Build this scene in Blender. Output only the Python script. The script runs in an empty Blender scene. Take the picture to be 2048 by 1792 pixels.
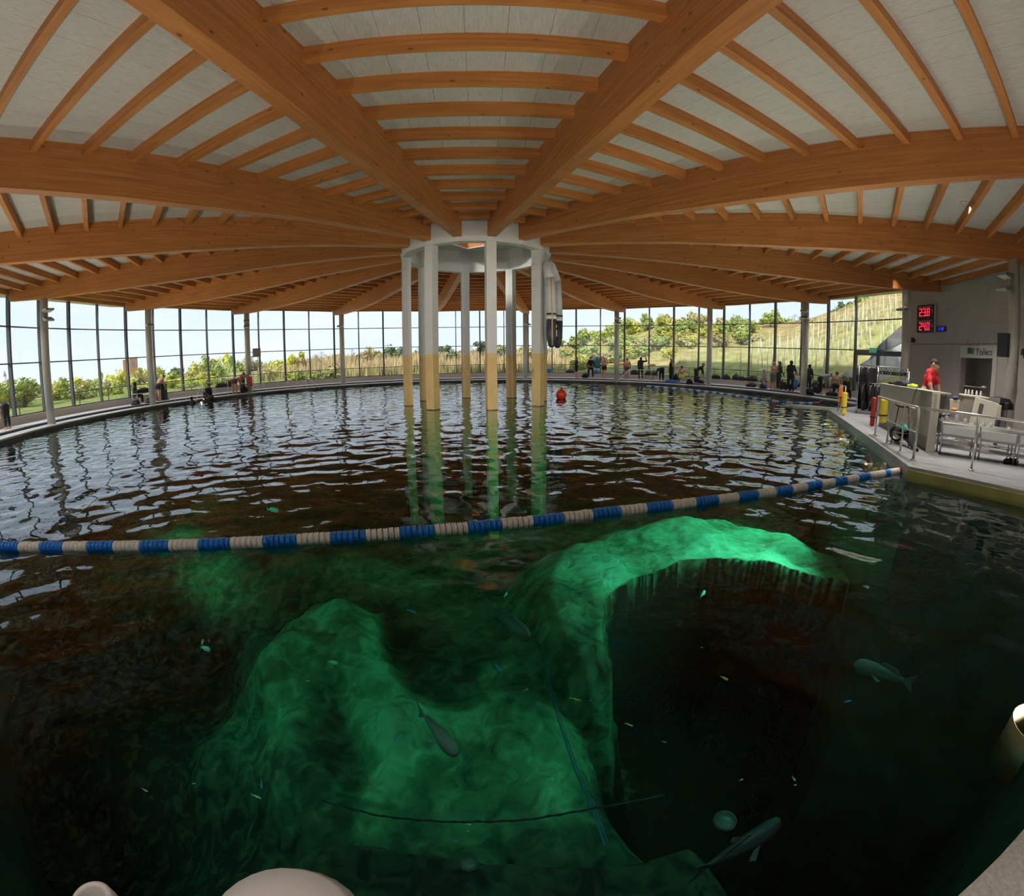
import bpy, bmesh, math, random
import numpy as np
from mathutils import Vector, Matrix
random.seed(7); np.random.seed(7)
R = math.radians
PSI = R(0.84)                      # rotation of the building grid about the hub
SC = bpy.context.scene
COL = SC.collection

# ------------------------------------------------------------------ camera
CAM = Vector((0.0, -18.83, 1.71))
cd = bpy.data.cameras.new('camera'); co = bpy.data.objects.new('camera', cd); COL.objects.link(co)
_y, _p, _r = R(4.3892), R(10.9715), R(-0.3095)
_F = Vector((math.sin(_y)*math.cos(_p), math.cos(_y)*math.cos(_p), -math.sin(_p)))
_R = Vector((math.cos(_y), -math.sin(_y), 0)); _U = _R.cross(_F)
_R2 = _R*math.cos(_r)+_U*math.sin(_r); _U2 = -_R*math.sin(_r)+_U*math.cos(_r)
M = Matrix((( _R2.x, _U2.x, -_F.x, CAM.x), (_R2.y, _U2.y, -_F.y, CAM.y), (_R2.z, _U2.z, -_F.z, CAM.z), (0, 0, 0, 1)))
co.matrix_world = M
cd.type = 'PANO'; cd.sensor_fit = 'HORIZONTAL'; cd.sensor_width = 36.0
cc = cd.cycles if hasattr(cd, 'cycles') and hasattr(cd.cycles, 'panorama_type') else cd
cc.panorama_type = 'FISHEYE_LENS_POLYNOMIAL'
cc.fisheye_fov = R(175)
KK = (0.0, -6.27570271e-02, -2.04114333e-05, 1.56453743e-05, -1.80341269e-07)   # theta(r), r in mm
for i, k in enumerate(KK):
    setattr(cc, 'fisheye_polynomial_k%d' % i, k)
cd.clip_start = 0.02; cd.clip_end = 3000
SC.camera = co

# ------------------------------------------------------------------ sky, sun, exposure
SC.view_settings.view_transform = 'Standard'; SC.view_settings.look = 'None'
SC.view_settings.gamma = 1.0; SC.view_settings.use_curve_mapping = False
SC.view_settings.exposure = 0.0
SC.cycles.max_bounces = 7; SC.cycles.diffuse_bounces = 3; SC.cycles.glossy_bounces = 3
SC.cycles.transmission_bounces = 4; SC.cycles.transparent_max_bounces = 24; SC.cycles.volume_bounces = 0
SC.cycles.sample_clamp_indirect = 5.0; SC.cycles.use_adaptive_sampling = True; SC.cycles.adaptive_threshold = .10; SC.cycles.adaptive_min_samples = 12
w = bpy.data.worlds.new('sky'); SC.world = w; w.use_nodes = True
nt = w.node_tree; nt.nodes.clear()
N = nt.nodes.new; L = nt.links.new
tc = N('ShaderNodeTexCoord'); sx = N('ShaderNodeSeparateXYZ'); L(tc.outputs['Generated'], sx.inputs[0])
rp = N('ShaderNodeValToRGB'); L(sx.outputs['Z'], rp.inputs[0])
e = rp.color_ramp.elements
e[0].position = 0.0; e[0].color = (0.78, 0.86, 0.94, 1); e[1].position = 0.55; e[1].color = (0.52, 0.68, 0.92, 1)
a = rp.color_ramp.elements.new(0.10); a.color = (0.74, 0.84, 0.97, 1)
ns = N('ShaderNodeTexNoise'); ns.inputs['Scale'].default_value = 2.2; ns.inputs['Detail'].default_value = 4
mp = N('ShaderNodeMapping'); mp.inputs['Scale'].default_value = (1, 1, 4); L(tc.outputs['Generated'], mp.inputs[0]); L(mp.outputs[0], ns.inputs['Vector'])
cr = N('ShaderNodeMapRange'); cr.inputs[1].default_value = .45; cr.inputs[2].default_value = .7; cr.inputs[3].default_value = 0; cr.inputs[4].default_value = .55
L(ns.outputs['Fac'], cr.inputs[0])
mx = N('ShaderNodeMixRGB'); mx.inputs[2].default_value = (0.92, 0.95, 1.0, 1); L(rp.outputs[0], mx.inputs[1]); L(cr.outputs[0], mx.inputs[0])
bg = N('ShaderNodeBackground'); bg.inputs[1].default_value = 1.3; L(mx.outputs[0], bg.inputs[0])
ow = N('ShaderNodeOutputWorld'); L(bg.outputs[0], ow.inputs[0])
sl = bpy.data.lights.new('sun', 'SUN'); sl.energy = 4.2; sl.angle = R(6); sl.color = (1, .95, .86)
so = bpy.data.objects.new('sun', sl); COL.objects.link(so)
so.rotation_euler = Vector((0.45, 0.60, -0.66)).to_track_quat('-Z', 'Y').to_euler()

# ------------------------------------------------------------------ helpers
class MB:
    """collects shapes; build() links them as ONE mesh object"""
    def __init__(s): s.v = []; s.f = []; s.m = []; s.sm = []
    def add(s, v, f, m=0, smooth=False):
        o = len(s.v); s.v += [tuple(p) for p in v]; s.f += [tuple(i+o for i in q) for q in f]
        s.m += [m]*len(f); s.sm += [smooth]*len(f); return s
    def box(s, a, b, m=0, mat=None):
        x0, y0, z0 = a; x1, y1, z1 = b
        v = [(x0,y0,z0),(x1,y0,z0),(x1,y1,z0),(x0,y1,z0),(x0,y0,z1),(x1,y0,z1),(x1,y1,z1),(x0,y1,z1)]
        if mat is not None: v = [mat @ Vector(p) for p in v]
        return s.add(v, [(0,3,2,1),(4,5,6,7),(0,1,5,4),(1,2,6,5),(2,3,7,6),(3,0,4,7)], m)
    def bbox(s, a, b, c=.01, m=0, mat=None):
        """box with chamfered edges"""
        x0,y0,z0 = a; x1,y1,z1 = b; c = min(c, (x1-x0)/4.2, (y1-y0)/4.2, (z1-z0)/4.2)
        v = []; f = []
        for z, k in ((z0, c), (z0+c, 0), (z1-c, 0), (z1, c)):
            X0, X1, Y0, Y1 = x0+k, x1-k, y0+k, y1-k
            v += [(X0+c,Y0,z),(X1-c,Y0,z),(X1,Y0+c,z),(X1,Y1-c,z),(X1-c,Y1,z),(X0+c,Y1,z),(X0,Y1-c,z),(X0,Y0+c,z)]
        for r in range(3):
            for i in range(8):
                j = (i+1) % 8; f.append((r*8+i, r*8+j, r*8+8+j, r*8+8+i))
        f.append(tuple(range(7, -1, -1))); f.append(tuple(range(24, 32)))
        if mat is not None: v = [mat @ Vector(p) for p in v]
        return s.add(v, f, m)
    def cyl(s, p, q, r0, r1=None, n=12, m=0, caps=True, smooth=True):
        p = Vector(p); q = Vector(q); r1 = r0 if r1 is None else r1
        d = (q-p).normalized(); u = d.orthogonal().normalized(); w_ = d.cross(u)
        v = []
        for c, r in ((p, r0), (q, r1)):
            for i in range(n):
                a = 2*math.pi*i/n; v.append(c + u*(r*math.cos(a)) + w_*(r*math.sin(a)))
        s.add(v, [(i, (i+1) % n, n+(i+1) % n, n+i) for i in range(n)], m, smooth)
        if caps: s.add(v, [tuple(range(n-1, -1, -1)), tuple(range(n, 2*n))], m)
        return s
    def tube(s, pts, r, n=8, m=0, caps=True):
        pts = [Vector(p) for p in pts]; K = len(pts); rr = r if hasattr(r, '__len__') else [r]*K
        v = []; u = None
        for k in range(K):
            d = (pts[min(k+1, K-1)]-pts[max(k-1, 0)]).normalized()
            u = d.orthogonal().normalized() if u is None else (u - d*u.dot(d)).normalized()
            w_ = d.cross(u)
            for i in range(n):
                a = 2*math.pi*i/n; v.append(pts[k] + u*(rr[k]*math.cos(a)) + w_*(rr[k]*math.sin(a)))
        s.add(v, [(k*n+i, k*n+(i+1) % n, (k+1)*n+(i+1) % n, (k+1)*n+i) for k in range(K-1) for i in range(n)], m, True)
        if caps: s.add(v, [tuple(range(n-1, -1, -1)), tuple(range((K-1)*n, K*n))], m)
        return s
    def lathe(s, prof, n=24, m=0, c=(0,0,0), smooth=True, a0=0, a1=2*math.pi, axis='z'):
        full = abs(a1-a0-2*math.pi) < 1e-6; cols = n if full else n+1
        v = []
        for i in range(cols):
            a = a0+(a1-a0)*i/n
            for r, z in prof:
                if axis == 'z': v.append((c[0]+r*math.cos(a), c[1]+r*math.sin(a), c[2]+z))
                elif axis == 'x': v.append((c[0]+z, c[1]+r*math.cos(a), c[2]+r*math.sin(a)))
                else: v.append((c[0]+r*math.cos(a), c[1]+z, c[2]+r*math.sin(a)))
        P = len(prof); f = []
        for i in range(n):
            j = (i+1) % cols
            for k in range(P-1): f.append((i*P+k, j*P+k, j*P+k+1, i*P+k+1))
        return s.add(v, f, m, smooth)
    def prism(s, poly, z0, z1, m=0, mat=None, side=True):
        n = len(poly); v = [(x, y, z0) for x, y in poly]+[(x, y, z1) for x, y in poly]
        if mat is not None: v = [mat @ Vector(p) for p in v]
        f = [tuple(range(n-1, -1, -1)), tuple(range(n, 2*n))]
        f += [(i, (i+1) % n, n+(i+1) % n, n+i) for i in range(n)]
        return s.add(v, f, m)
    def sphere(s, c, r, n=12, k=8, m=0, sc=(1,1,1)):
        v = []; f = []
        for j in range(k+1):
            t = math.pi*j/k
            for i in range(n):
                a = 2*math.pi*i/n
                v.append((c[0]+r*sc[0]*math.sin(t)*math.cos(a), c[1]+r*sc[1]*math.sin(t)*math.sin(a), c[2]+r*sc[2]*math.cos(t)))
        for j in range(k):
            for i in range(n): f.append((j*n+i, (j+1)*n+i, (j+1)*n+(i+1) % n, j*n+(i+1) % n))
        return s.add(v, f, m, True)
    def mesh(s, name, mats):
        me = bpy.data.meshes.new(name); me.from_pydata(s.v, [], s.f)
        for mm in (mats if isinstance(mats, (list, tuple)) else [mats]): me.materials.append(mm)
        me.polygons.foreach_set('material_index', s.m); me.polygons.foreach_set('use_smooth', s.sm)
        bm = bmesh.new(); bm.from_mesh(me); bmesh.ops.remove_doubles(bm, verts=bm.verts, dist=1e-5)
        bmesh.ops.recalc_face_normals(bm, faces=bm.faces); bm.to_mesh(me); bm.free()
        me.update(); return me
    def build(s, name, mats, parent=None, loc=(0,0,0), rz=0.0):
        return put(name, s.mesh(name, mats), parent, loc, rz)

def put(name, me, parent=None, loc=(0,0,0), rz=0.0, rot=None, scale=None):
    o = bpy.data.objects.new(name, me); COL.objects.link(o)
    o.location = loc; o.rotation_euler = rot if rot is not None else (0, 0, rz)
    if scale is not None: o.scale = scale
    if parent is not None: o.parent = parent
    return o
def thing(name, label, cat, loc=(0,0,0), rz=0.0, group=None, rot=None):
    o = put(name, None, None, loc, rz, rot); o.empty_display_size = .1
    return tag(o, label, cat, group)
def tag(o, label, cat, group=None):
    o['label'] = label; o['category'] = cat
    if group: o['group'] = group
    return o
def struct(o, label=None, cat=None):
    o['kind'] = 'structure'
    if label: o['label'] = label
    if cat: o['category'] = cat
    return o
def copy_tree(o, parent=None, loc=None, rz=None, label=None, group=None, rot=None):
    kids = list(o.children); c = o.copy(); COL.objects.link(c); c.parent = parent
    if loc is not None: c.location = loc
    if rz is not None: c.rotation_euler = (0, 0, rz)
    if rot is not None: c.rotation_euler = rot
    if label: c['label'] = label
    if group: c['group'] = group
    for k in kids: copy_tree(k, c)
    return c
def pol(r, deg, z=0.0, psi=PSI):
    a = R(deg)+psi; return (r*math.sin(a), r*math.cos(a), z)
def prz(deg, psi=PSI): return -(R(deg)+psi)

def mat(name, col, rough=.6, metal=0.0, var=0.0, vscale=3.0, vstretch=(1,1,1), bump=0.0, bscale=20.0, spec=.5, rnd=0.0, coat=0.0):
    m = bpy.data.materials.new(name); m.use_nodes = True; t = m.node_tree; b = t.nodes['Principled BSDF']
    b.inputs['Base Color'].default_value = (*col, 1); b.inputs['Roughness'].default_value = rough
    b.inputs['Metallic'].default_value = metal; b.inputs['Specular IOR Level'].default_value = spec
    if coat: b.inputs['Coat Weight'].default_value = coat
    N = t.nodes.new; L = t.links.new
    src = None
    if var or bump:
        tc = N('ShaderNodeTexCoord'); mp = N('ShaderNodeMapping'); mp.inputs['Scale'].default_value = vstretch
        L(tc.outputs['Object'], mp.inputs[0])
    if var:
        n = N('ShaderNodeTexNoise'); n.inputs['Scale'].default_value = vscale; n.inputs['Detail'].default_value = 5
        L(mp.outputs[0], n.inputs['Vector'])
        h = N('ShaderNodeHueSaturation'); h.inputs['Color'].default_value = (*col, 1)
        mr = N('ShaderNodeMapRange'); mr.inputs[1].default_value = .25; mr.inputs[2].default_value = .75
        mr.inputs[3].default_value = 1-var; mr.inputs[4].default_value = 1+var
        L(n.outputs['Fac'], mr.inputs[0]); L(mr.outputs[0], h.inputs['Value']); src = h
    if rnd:
        oi = N('ShaderNodeObjectInfo'); h2 = N('ShaderNodeHueSaturation')
        mr = N('ShaderNodeMapRange'); mr.inputs[3].default_value = 1-rnd; mr.inputs[4].default_value = 1+rnd
        L(oi.outputs['Random'], mr.inputs[0]); L(mr.outputs[0], h2.inputs['Value'])
        if src: L(src.outputs[0], h2.inputs['Color'])
        else: h2.inputs['Color'].default_value = (*col, 1)
        src = h2
    if src: L(src.outputs[0], b.inputs['Base Color'])
    if bump:
        n = N('ShaderNodeTexNoise'); n.inputs['Scale'].default_value = bscale; n.inputs['Detail'].default_value = 4
        L(mp.outputs[0], n.inputs['Vector'])
        bu = N('ShaderNodeBump'); bu.inputs['Strength'].default_value = bump; bu.inputs['Distance'].default_value = .02
        L(n.outputs['Fac'], bu.inputs['Height']); L(bu.outputs[0], b.inputs['Normal'])
    return m
def emit(name, col, st):
    m = bpy.data.materials.new(name); m.use_nodes = True; b = m.node_tree.nodes['Principled BSDF']
    b.inputs['Base Color'].default_value = (*[c*.5 for c in col], 1)
    b.inputs['Emission Color'].default_value = (*col, 1); b.inputs['Emission Strength'].default_value = st
    return m
def schlick(t, f0, normal=None, power=5.0):
    """reflectance from the angle of view, the same from both sides of the surface"""
    N = t.nodes.new; L = t.links.new
    ge = N('ShaderNodeNewGeometry'); d = N('ShaderNodeVectorMath'); d.operation = 'DOT_PRODUCT'
    L(ge.outputs['Incoming'], d.inputs[0]); L(normal if normal is not None else ge.outputs['Normal'], d.inputs[1])
    ab = N('ShaderNodeMath'); ab.operation = 'ABSOLUTE'; L(d.outputs['Value'], ab.inputs[0])
    om = N('ShaderNodeMath'); om.operation = 'SUBTRACT'; om.inputs[0].default_value = 1; om.use_clamp = True; L(ab.outputs[0], om.inputs[1])
    pw = N('ShaderNodeMath'); pw.operation = 'POWER'; pw.inputs[1].default_value = power; L(om.outputs[0], pw.inputs[0])
    ma = N('ShaderNodeMath'); ma.operation = 'MULTIPLY_ADD'; ma.inputs[1].default_value = 1-f0; ma.inputs[2].default_value = f0; L(pw.outputs[0], ma.inputs[0])
    return ma.outputs[0]
def glassmat(name, tint=(1,1,1), f0=.04, rough=0.0):
    m = bpy.data.materials.new(name); m.use_nodes = True; t = m.node_tree; t.nodes.clear(); N = t.nodes.new; L = t.links.new
    tr = N('ShaderNodeBsdfTransparent'); tr.inputs[0].default_value = (*tint, 1)
    gl = N('ShaderNodeBsdfGlossy'); gl.inputs['Roughness'].default_value = rough
    mx = N('ShaderNodeMixShader'); L(schlick(t, f0), mx.inputs[0]); L(tr.outputs[0], mx.inputs[1]); L(gl.outputs[0], mx.inputs[2])
    o = N('ShaderNodeOutputMaterial'); L(mx.outputs[0], o.inputs[0]); return m
def woodmat(name, c0, c1, knots=True):
    """glued spruce: grain along local Y, lamella lines, knots"""
    m = bpy.data.materials.new(name); m.use_nodes = True; t = m.node_tree; b = t.nodes['Principled BSDF']; N = t.nodes.new; L = t.links.new
    b.inputs['Roughness'].default_value = .55; b.inputs['Specular IOR Level'].default_value = .35
    tc = N('ShaderNodeTexCoord'); oi = N('ShaderNodeObjectInfo')
    off = N('ShaderNodeVectorMath'); off.operation = 'SCALE'; off.inputs['Scale'].default_value = 37.0
    cx = N('ShaderNodeCombineXYZ'); L(oi.outputs['Random'], cx.inputs[0]); L(oi.outputs['Random'], cx.inputs[1]); L(oi.outputs['Random'], cx.inputs[2])
    L(cx.outputs[0], off.inputs[0])
    ad = N('ShaderNodeVectorMath'); L(tc.outputs['Object'], ad.inputs[0]); L(off.outputs[0], ad.inputs[1])
    mp = N('ShaderNodeMapping'); mp.inputs['Scale'].default_value = (9, .55, 9); L(ad.outputs[0], mp.inputs[0])
    n1 = N('ShaderNodeTexNoise'); n1.inputs['Scale'].default_value = 1.6; n1.inputs['Detail'].default_value = 6; n1.inputs['Distortion'].default_value = .6
    L(mp.outputs[0], n1.inputs['Vector'])
    r1 = N('ShaderNodeValToRGB'); r1.color_ramp.elements[0].position = .28; r1.color_ramp.elements[0].color = (*c0, 1)
    r1.color_ramp.elements[1].position = .72; r1.color_ramp.elements[1].color = (*c1, 1); L(n1.outputs['Fac'], r1.inputs[0])
    # lamella to lamella tone
    sp = N('ShaderNodeSeparateXYZ'); L(ad.outputs[0], sp.inputs[0])
    fl = N('ShaderNodeMath'); fl.operation = 'MULTIPLY'; fl.inputs[1].default_value = 1/.042; L(sp.outputs['Z'], fl.inputs[0])
    f2 = N('ShaderNodeMath'); f2.operation = 'FLOOR'; L(fl.outputs[0], f2.inputs[0])
    bl = N('ShaderNodeMath'); bl.operation = 'MULTIPLY'; bl.inputs[1].default_value = .28; L(sp.outputs['Y'], bl.inputs[0])
    cb = N('ShaderNodeCombineXYZ'); L(f2.outputs[0], cb.inputs[0]); L(bl.outputs[0], cb.inputs[1])
    wn = N('ShaderNodeTexNoise'); wn.inputs['Scale'].default_value = .9; wn.inputs['Detail'].default_value = 1; L(cb.outputs[0], wn.inputs['Vector'])
    mr = N('ShaderNodeMapRange'); mr.inputs[1].default_value = .3; mr.inputs[2].default_value = .7; mr.inputs[3].default_value = .86; mr.inputs[4].default_value = 1.12
    L(wn.outputs['Fac'], mr.inputs[0])
    h = N('ShaderNodeHueSaturation'); L(r1.outputs[0], h.inputs['Color']); L(mr.outputs[0], h.inputs['Value'])
    r2 = N('ShaderNodeMapRange'); r2.inputs[3].default_value = .88; r2.inputs[4].default_value = 1.1; L(oi.outputs['Random'], r2.inputs[0])
    h2 = N('ShaderNodeHueSaturation'); L(h.outputs[0], h2.inputs['Color']); L(r2.outputs[0], h2.inputs['Value'])
    out = h2
    if knots:
        mk = N('ShaderNodeMapping'); mk.inputs['Scale'].default_value = (4.2, 2.0, 4.2); L(ad.outputs[0], mk.inputs[0])
        vo = N('ShaderNodeTexVoronoi'); vo.inputs['Scale'].default_value = 1.0; L(mk.outputs[0], vo.inputs['Vector'])
        kr = N('ShaderNodeMapRange'); kr.inputs[1].default_value = .05; kr.inputs[2].default_value = .12; kr.inputs[3].default_value = .75; kr.inputs[4].default_value = 0
        L(vo.outputs['Distance'], kr.inputs[0])
        mk2 = N('ShaderNodeMixRGB'); mk2.inputs[2].default_value = (.10, .035, .012, 1); L(kr.outputs[0], mk2.inputs[0]); L(out.outputs[0], mk2.inputs[1]); out = mk2
    L(out.outputs[0], b.inputs['Base Color'])
    return m

# ================================================================== materials
WOOD = woodmat('spruce_glulam', (.44, .155, .042), (.58, .235, .072))
WOODJ = woodmat('spruce_joist', (.50, .180, .045), (.64, .265, .078))
CONC = mat('concrete_wall', (.46, .44, .405), .85, var=.10, vscale=.7, bump=.15, bscale=14)
CONCH = mat('hub_concrete', (.60, .595, .57), .8, var=.06, vscale=1.4, bump=.08, bscale=25)
CEILM = mat('acoustic_panel', (.62, .60, .57), .95, var=.14, vscale=9, vstretch=(6, .6, 1), bump=.25, bscale=60)
SLABM = mat('roof_slab', (.30, .29, .28), .9, var=.05)
STEELP = mat('painted_column', (.55, .53, .48), .45, var=.03)
ALU = mat('anthracite_aluminium', (.085, .088, .105), .4, metal=.2, var=.05)
DECKM = mat('grey_pool_tile', (.30, .31, .33), .5, var=.18, vscale=2.2, bump=.15, bscale=30)
DECKL = mat('pale_deck_tile', (.46, .47, .50), .55, var=.10, vscale=1.6)
BENCHM = mat('bench_render', (.43, .405, .37), .8, var=.05, vscale=1.2)
POOLW = mat('pool_wall_dark', (.075, .085, .08), .6, var=.4, vscale=1.5)
ALGAE = mat('yellow_algae_edge', (.36, .33, .10), .55, var=.30, vscale=2.0)
STAIN = mat('stainless_steel', (.62, .62, .62), .28, metal=.85)
GLASS = glassmat('window_glass', (.97, .985, .98), .045)
GLASSB = glassmat('balustrade_glass', (.84, .92, .85), .05)
BLACK = mat('black_plastic', (.02, .02, .024), .45, var=.1)
WHITEP = mat('white_plastic', (.80, .80, .80), .4, var=.04)
RED = mat('red_plastic', (.62, .03, .03), .4)

Z0, SLP = 6.978, -0.027          # roof underside: z = Z0 + SLP*(distance along the bay axis)
T11 = math.tan(R(11.25)); C11 = math.cos(R(11.25))
BW = 0.30                        # beam width
RF, RC, RP = 21.62, 19.32, 18.70 # facade, columns, pool edge
ZU, ZL, ZK = 4.753, 3.077, 0.68  # transoms, kerb top
ZD, ZD2 = 0.20, 0.32             # pool ledge, raised deck
def roofz(y): return Z0 + SLP*y

# ================================================================== roof
def ring_pts(r, n=16, off=0.5):
    return [(r*math.sin(R(360/n*(i+off))+PSI), r*math.cos(R(360/n*(i+off))+PSI)) for i in range(n)]
mb = MB()
prof = [(2.72/C11, roofz(2.7)+.05), (22.9/C11, roofz(22.9)+.05), (22.9/C11, roofz(22.9)+.34), (2.72/C11, roofz(2.7)+.42)]
rings = [[(x, y, z) for x, y in ring_pts(r)] for r, z in prof]
v = [p for ring in rings for p in ring]; f = []
for k in range(4):
    for i in range(16):
        f.append((k*16+i, k*16+(i+1) % 16, ((k+1) % 4)*16+(i+1) % 16, ((k+1) % 4)*16+i))
mb.add(v, f)
ceiling = struct(mb.build('ceiling', SLABM), 'pale grey acoustic board ceiling between timber joists', 'ceiling')
# radial ceiling boards: 14 shapes, shared by the 16 bays
boards = []
WB = .615
for j in range(-8, 8):
    a, b = j*WB+.0025, (j+1)*WB-.0025
    ya, yb = max(2.75, abs(a)/T11), max(2.75, abs(b)/T11)
    if min(ya, yb) > 22.3: continue
    poly = [(a, ya), (b, yb)]
    if yb < 22.8: poly += [(b, 22.8)]
    else:
        poly[1] = (math.copysign(22.8*T11, b), 22.8)
    if ya < 22.8: poly += [(a, 22.8)]
    else: poly[0] = (math.copysign(22.8*T11, a), 22.8)
    if len(poly) < 3: continue
    n = len(poly); m_ = MB()
    m_.add([(x, y, roofz(y)) for x, y in poly]+[(x, y, roofz(y)+.045) for x, y in poly],
           [tuple(range(n-1, -1, -1)), tuple(range(n, 2*n))]+[(i, (i+1) % n, n+(i+1) % n, n+i) for i in range(n)])
    boards.append(m_.mesh('ceiling_board', CEILM))
joists = []
for m in range(-9, 9):
    rk = 12.85+1.0506*m; hw = rk*T11-BW/2/C11; hw2 = (rk-.14)*T11-BW/2/C11
    m_ = MB(); z = roofz(rk)
    # local: joist along X turned so that grain runs along local Y of the mesh
    poly = [(-hw, rk), (hw, rk), (hw2, rk-.14), (-hw2, rk-.14)]
    # built with its length on local Y: (x,y) -> (y, -x)
    q = [(y, -x) for x, y in poly]
    m_.add([(x, y, z-.25) for x, y in q]+[(x, y, z+.02) for x, y in q],
           [(0,1,2,3),(4,5,6,7),(0,1,5,4),(1,2,6,5),(2,3,7,6),(3,0,4,7)])
    joists.append(m_.mesh('joist', WOODJ))
for b in range(16):
    az = 22.5*b
    for me in boards: put('ceiling_board', me, ceiling, (0,0,0), prz(az))
    for me in joists: put('joist', me, ceiling, (0,0,0), prz(az)+math.pi/2)
# main beams
bot = [(2.98, 6.11), (4.5, 6.02), (6, 5.93), (8, 5.80), (10, 5.66), (12, 5.57), (14, 5.545), (15.5, 5.55), (17, 5.59), (18.3, 5.625), (19.3, 5.67), (20.4, 5.76), (21.4, 5.85)]
m_ = MB(); P = [(y, z) for y, z in bot]; n = len(P); hwB = BW/2
v = []
for x in (-hwB, hwB):
    v += [(x, y, z) for y, z in P]; v += [(x, y, roofz(y/1.0196)+.03) for y, z in P]
f = []
for s in (0, 2*n):
    for i in range(n-1): f.append((s+i, s+i+1, s+n+i+1, s+n+i))
for i in range(n-1):
    f.append((i, i+1, 2*n+i+1, 2*n+i)); f.append((n+i, n+i+1, 3*n+i+1, 3*n+i))
f += [(0, n, 3*n, 2*n), (n-1, 2*n-1, 4*n-1, 3*n-1)]
m_.add(v, f); BEAM = m_.mesh('roof_beam', WOOD)
for b in range(16):
    o = put('roof_beam', BEAM, None, (0,0,0), prz(11.25+22.5*b))
    tag(o, 'deep glued timber roof beam running from concrete hub ring to the perimeter column', 'beam', 'radiating roof beams')

# ================================================================== hub
def square_r(a, h):      # distance from centre to a square of half side h at angle a
    return h/max(abs(math.cos(a)), abs(math.sin(a)))
hub = thing('hub_ring', 'grey concrete ring drum on eight columns in the pool, open to the skylight', 'ring beam', (0,0,0))
m_ = MB(); n = 64
RI, RO = 2.68, 3.0
out = ring_pts(RO/C11*.995)
def outr(a):             # 16-gon radius at angle a (vertices at beams)
    k = (math.degrees(a-PSI)/22.5-.5) % 1.0
    return RO/math.cos(R((k-.5)*22.5))
v = []; angs = [2*math.pi*i/n+PSI+R(11.25) for i in range(n)]
for r_, z_ in ((None, 5.95), (None, 7.3), (RI, 7.3), (RI, 5.95)):
    for a in angs:
        rr = outr(a) if r_ is None else r_
        v.append((rr*math.sin(a), rr*math.cos(a), z_))
f = [(k*n+i, k*n+(i+1) % n, ((k+1) % 4)*n+(i+1) % n, ((k+1) % 4)*n+i) for k in range(4) for i in range(n)]
m_.add(v, f); m_.build('drum', CONCH, hub)
# soffit with a square opening
m_ = MB(); v = []; SQ = 1.60
sqa = R(-11.25)+PSI+math.pi/4
for z_ in (6.95, 7.08):
    for kind in (0, 1):
        for a in angs:
            rr = RI+.02 if kind == 0 else square_r(a-sqa, SQ)
            v.append((rr*math.sin(a), rr*math.cos(a), z_))
f = []
for i in range(n):
    j = (i+1) % n
    f += [(i, j, n+j, n+i), (2*n+i, 2*n+j, 3*n+j, 3*n+i), (n+i, n+j, 3*n+j, 3*n+i), (i, j, 2*n+j, 2*n+i)]
m_.add(v, f); m_.build('soffit', CONCH, hub)
# hub columns
OCHRE = mat('ochre_algae_band', (.68, .47, .20), .7, var=.10, vscale=3)
m_ = MB(); m_.bbox((-.18, -.18, 1.98), (.18, .18, 5.96), .012); SH = m_.mesh('shaft', CONCH)
m_ = MB(); m_.bbox((-.181, -.181, -9.0), (.181, .181, 2.0), .012); LB = m_.mesh('lower_band', OCHRE)
m_ = MB(); m_.bbox((-.195, -.195, -.06), (.195, .195, .015), .01); TL = m_.mesh('tide_line', POOLW)
for b in range(8):
    t_ = thing('hub_column', 'square concrete column in the pool with ochre lower half, carrying the hub ring', 'column', pol(2.83, 168.75-45*b), prz(168.75-45*b), 'hub columns standing in the water')
    put('shaft', SH, t_); put('lower_band', LB, t_); put('tide_line', TL, t_)
# skylight curb
sky = thing('skylight', 'square rooflight above the hub with glowing timber lining', 'skylight', (0,0,7.0), -sqa)
for k in range(4):
    m_ = MB(); m_.box((-SQ-.06, SQ-.002, .0), (SQ+.06, SQ+.06, 1.15)); o = m_.build('lining_board', WOODJ, sky, (0,0,0), k*math.pi/2)
m_ = MB()
for s in (-1, 1):
    m_.bbox((-SQ-.08, s*(SQ+.03)-.05, 1.13), (SQ+.08, s*(SQ+.03)+.05, 1.25)); m_.bbox((s*(SQ+.03)-.05, -SQ, 1.13), (s*(SQ+.03)+.05, SQ, 1.25))
m_.bbox((-.03, -SQ, 1.15), (.03, SQ, 1.23)); m_.bbox((-SQ, -.03, 1.15), (SQ, .03, 1.23))
m_.build('frame', ALU, sky)
for sx_ in (-1, 1):
    for sy_ in (-1, 1):
        m_ = MB(); m_.box((min(0, sx_*SQ), min(0, sy_*SQ), 1.18), (max(0, sx_*SQ), max(0, sy_*SQ), 1.19)); m_.build('pane', GLASS, sky)

# ================================================================== perimeter columns and floodlights
m_ = MB(); m_.lathe([(0, ZD), (.19, ZD), (.19, 5.70), (0, 5.70)], 28); SHAFT = m_.mesh('shaft', STEELP)
m_ = MB(); m_.lathe([(0, ZD), (.215, ZD), (.215, ZD+.02), (.19, ZD+.03)], 28); FOOT = m_.mesh('foot_ring', STEELP)
m_ = MB(); m_.bbox((-.14, -.16, 5.66), (.14, .16, 5.72), .01); CAP = m_.mesh('head_plate', STEELP)
for b in range(16):
    az = 11.25+22.5*b
    t_ = thing('steel_column', 'slim round pale painted column under a roof beam by the glazing', 'column', pol(RC, az), prz(az), 'perimeter columns')
    put('shaft', SHAFT, t_); put('foot_ring', FOOT, t_); put('head_plate', CAP, t_)
LAMPGREY = mat('lamp_grey', (.30, .31, .30), .4, metal=.4)
LENS = mat('lamp_glass', (.75, .75, .72), .15)
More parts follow.
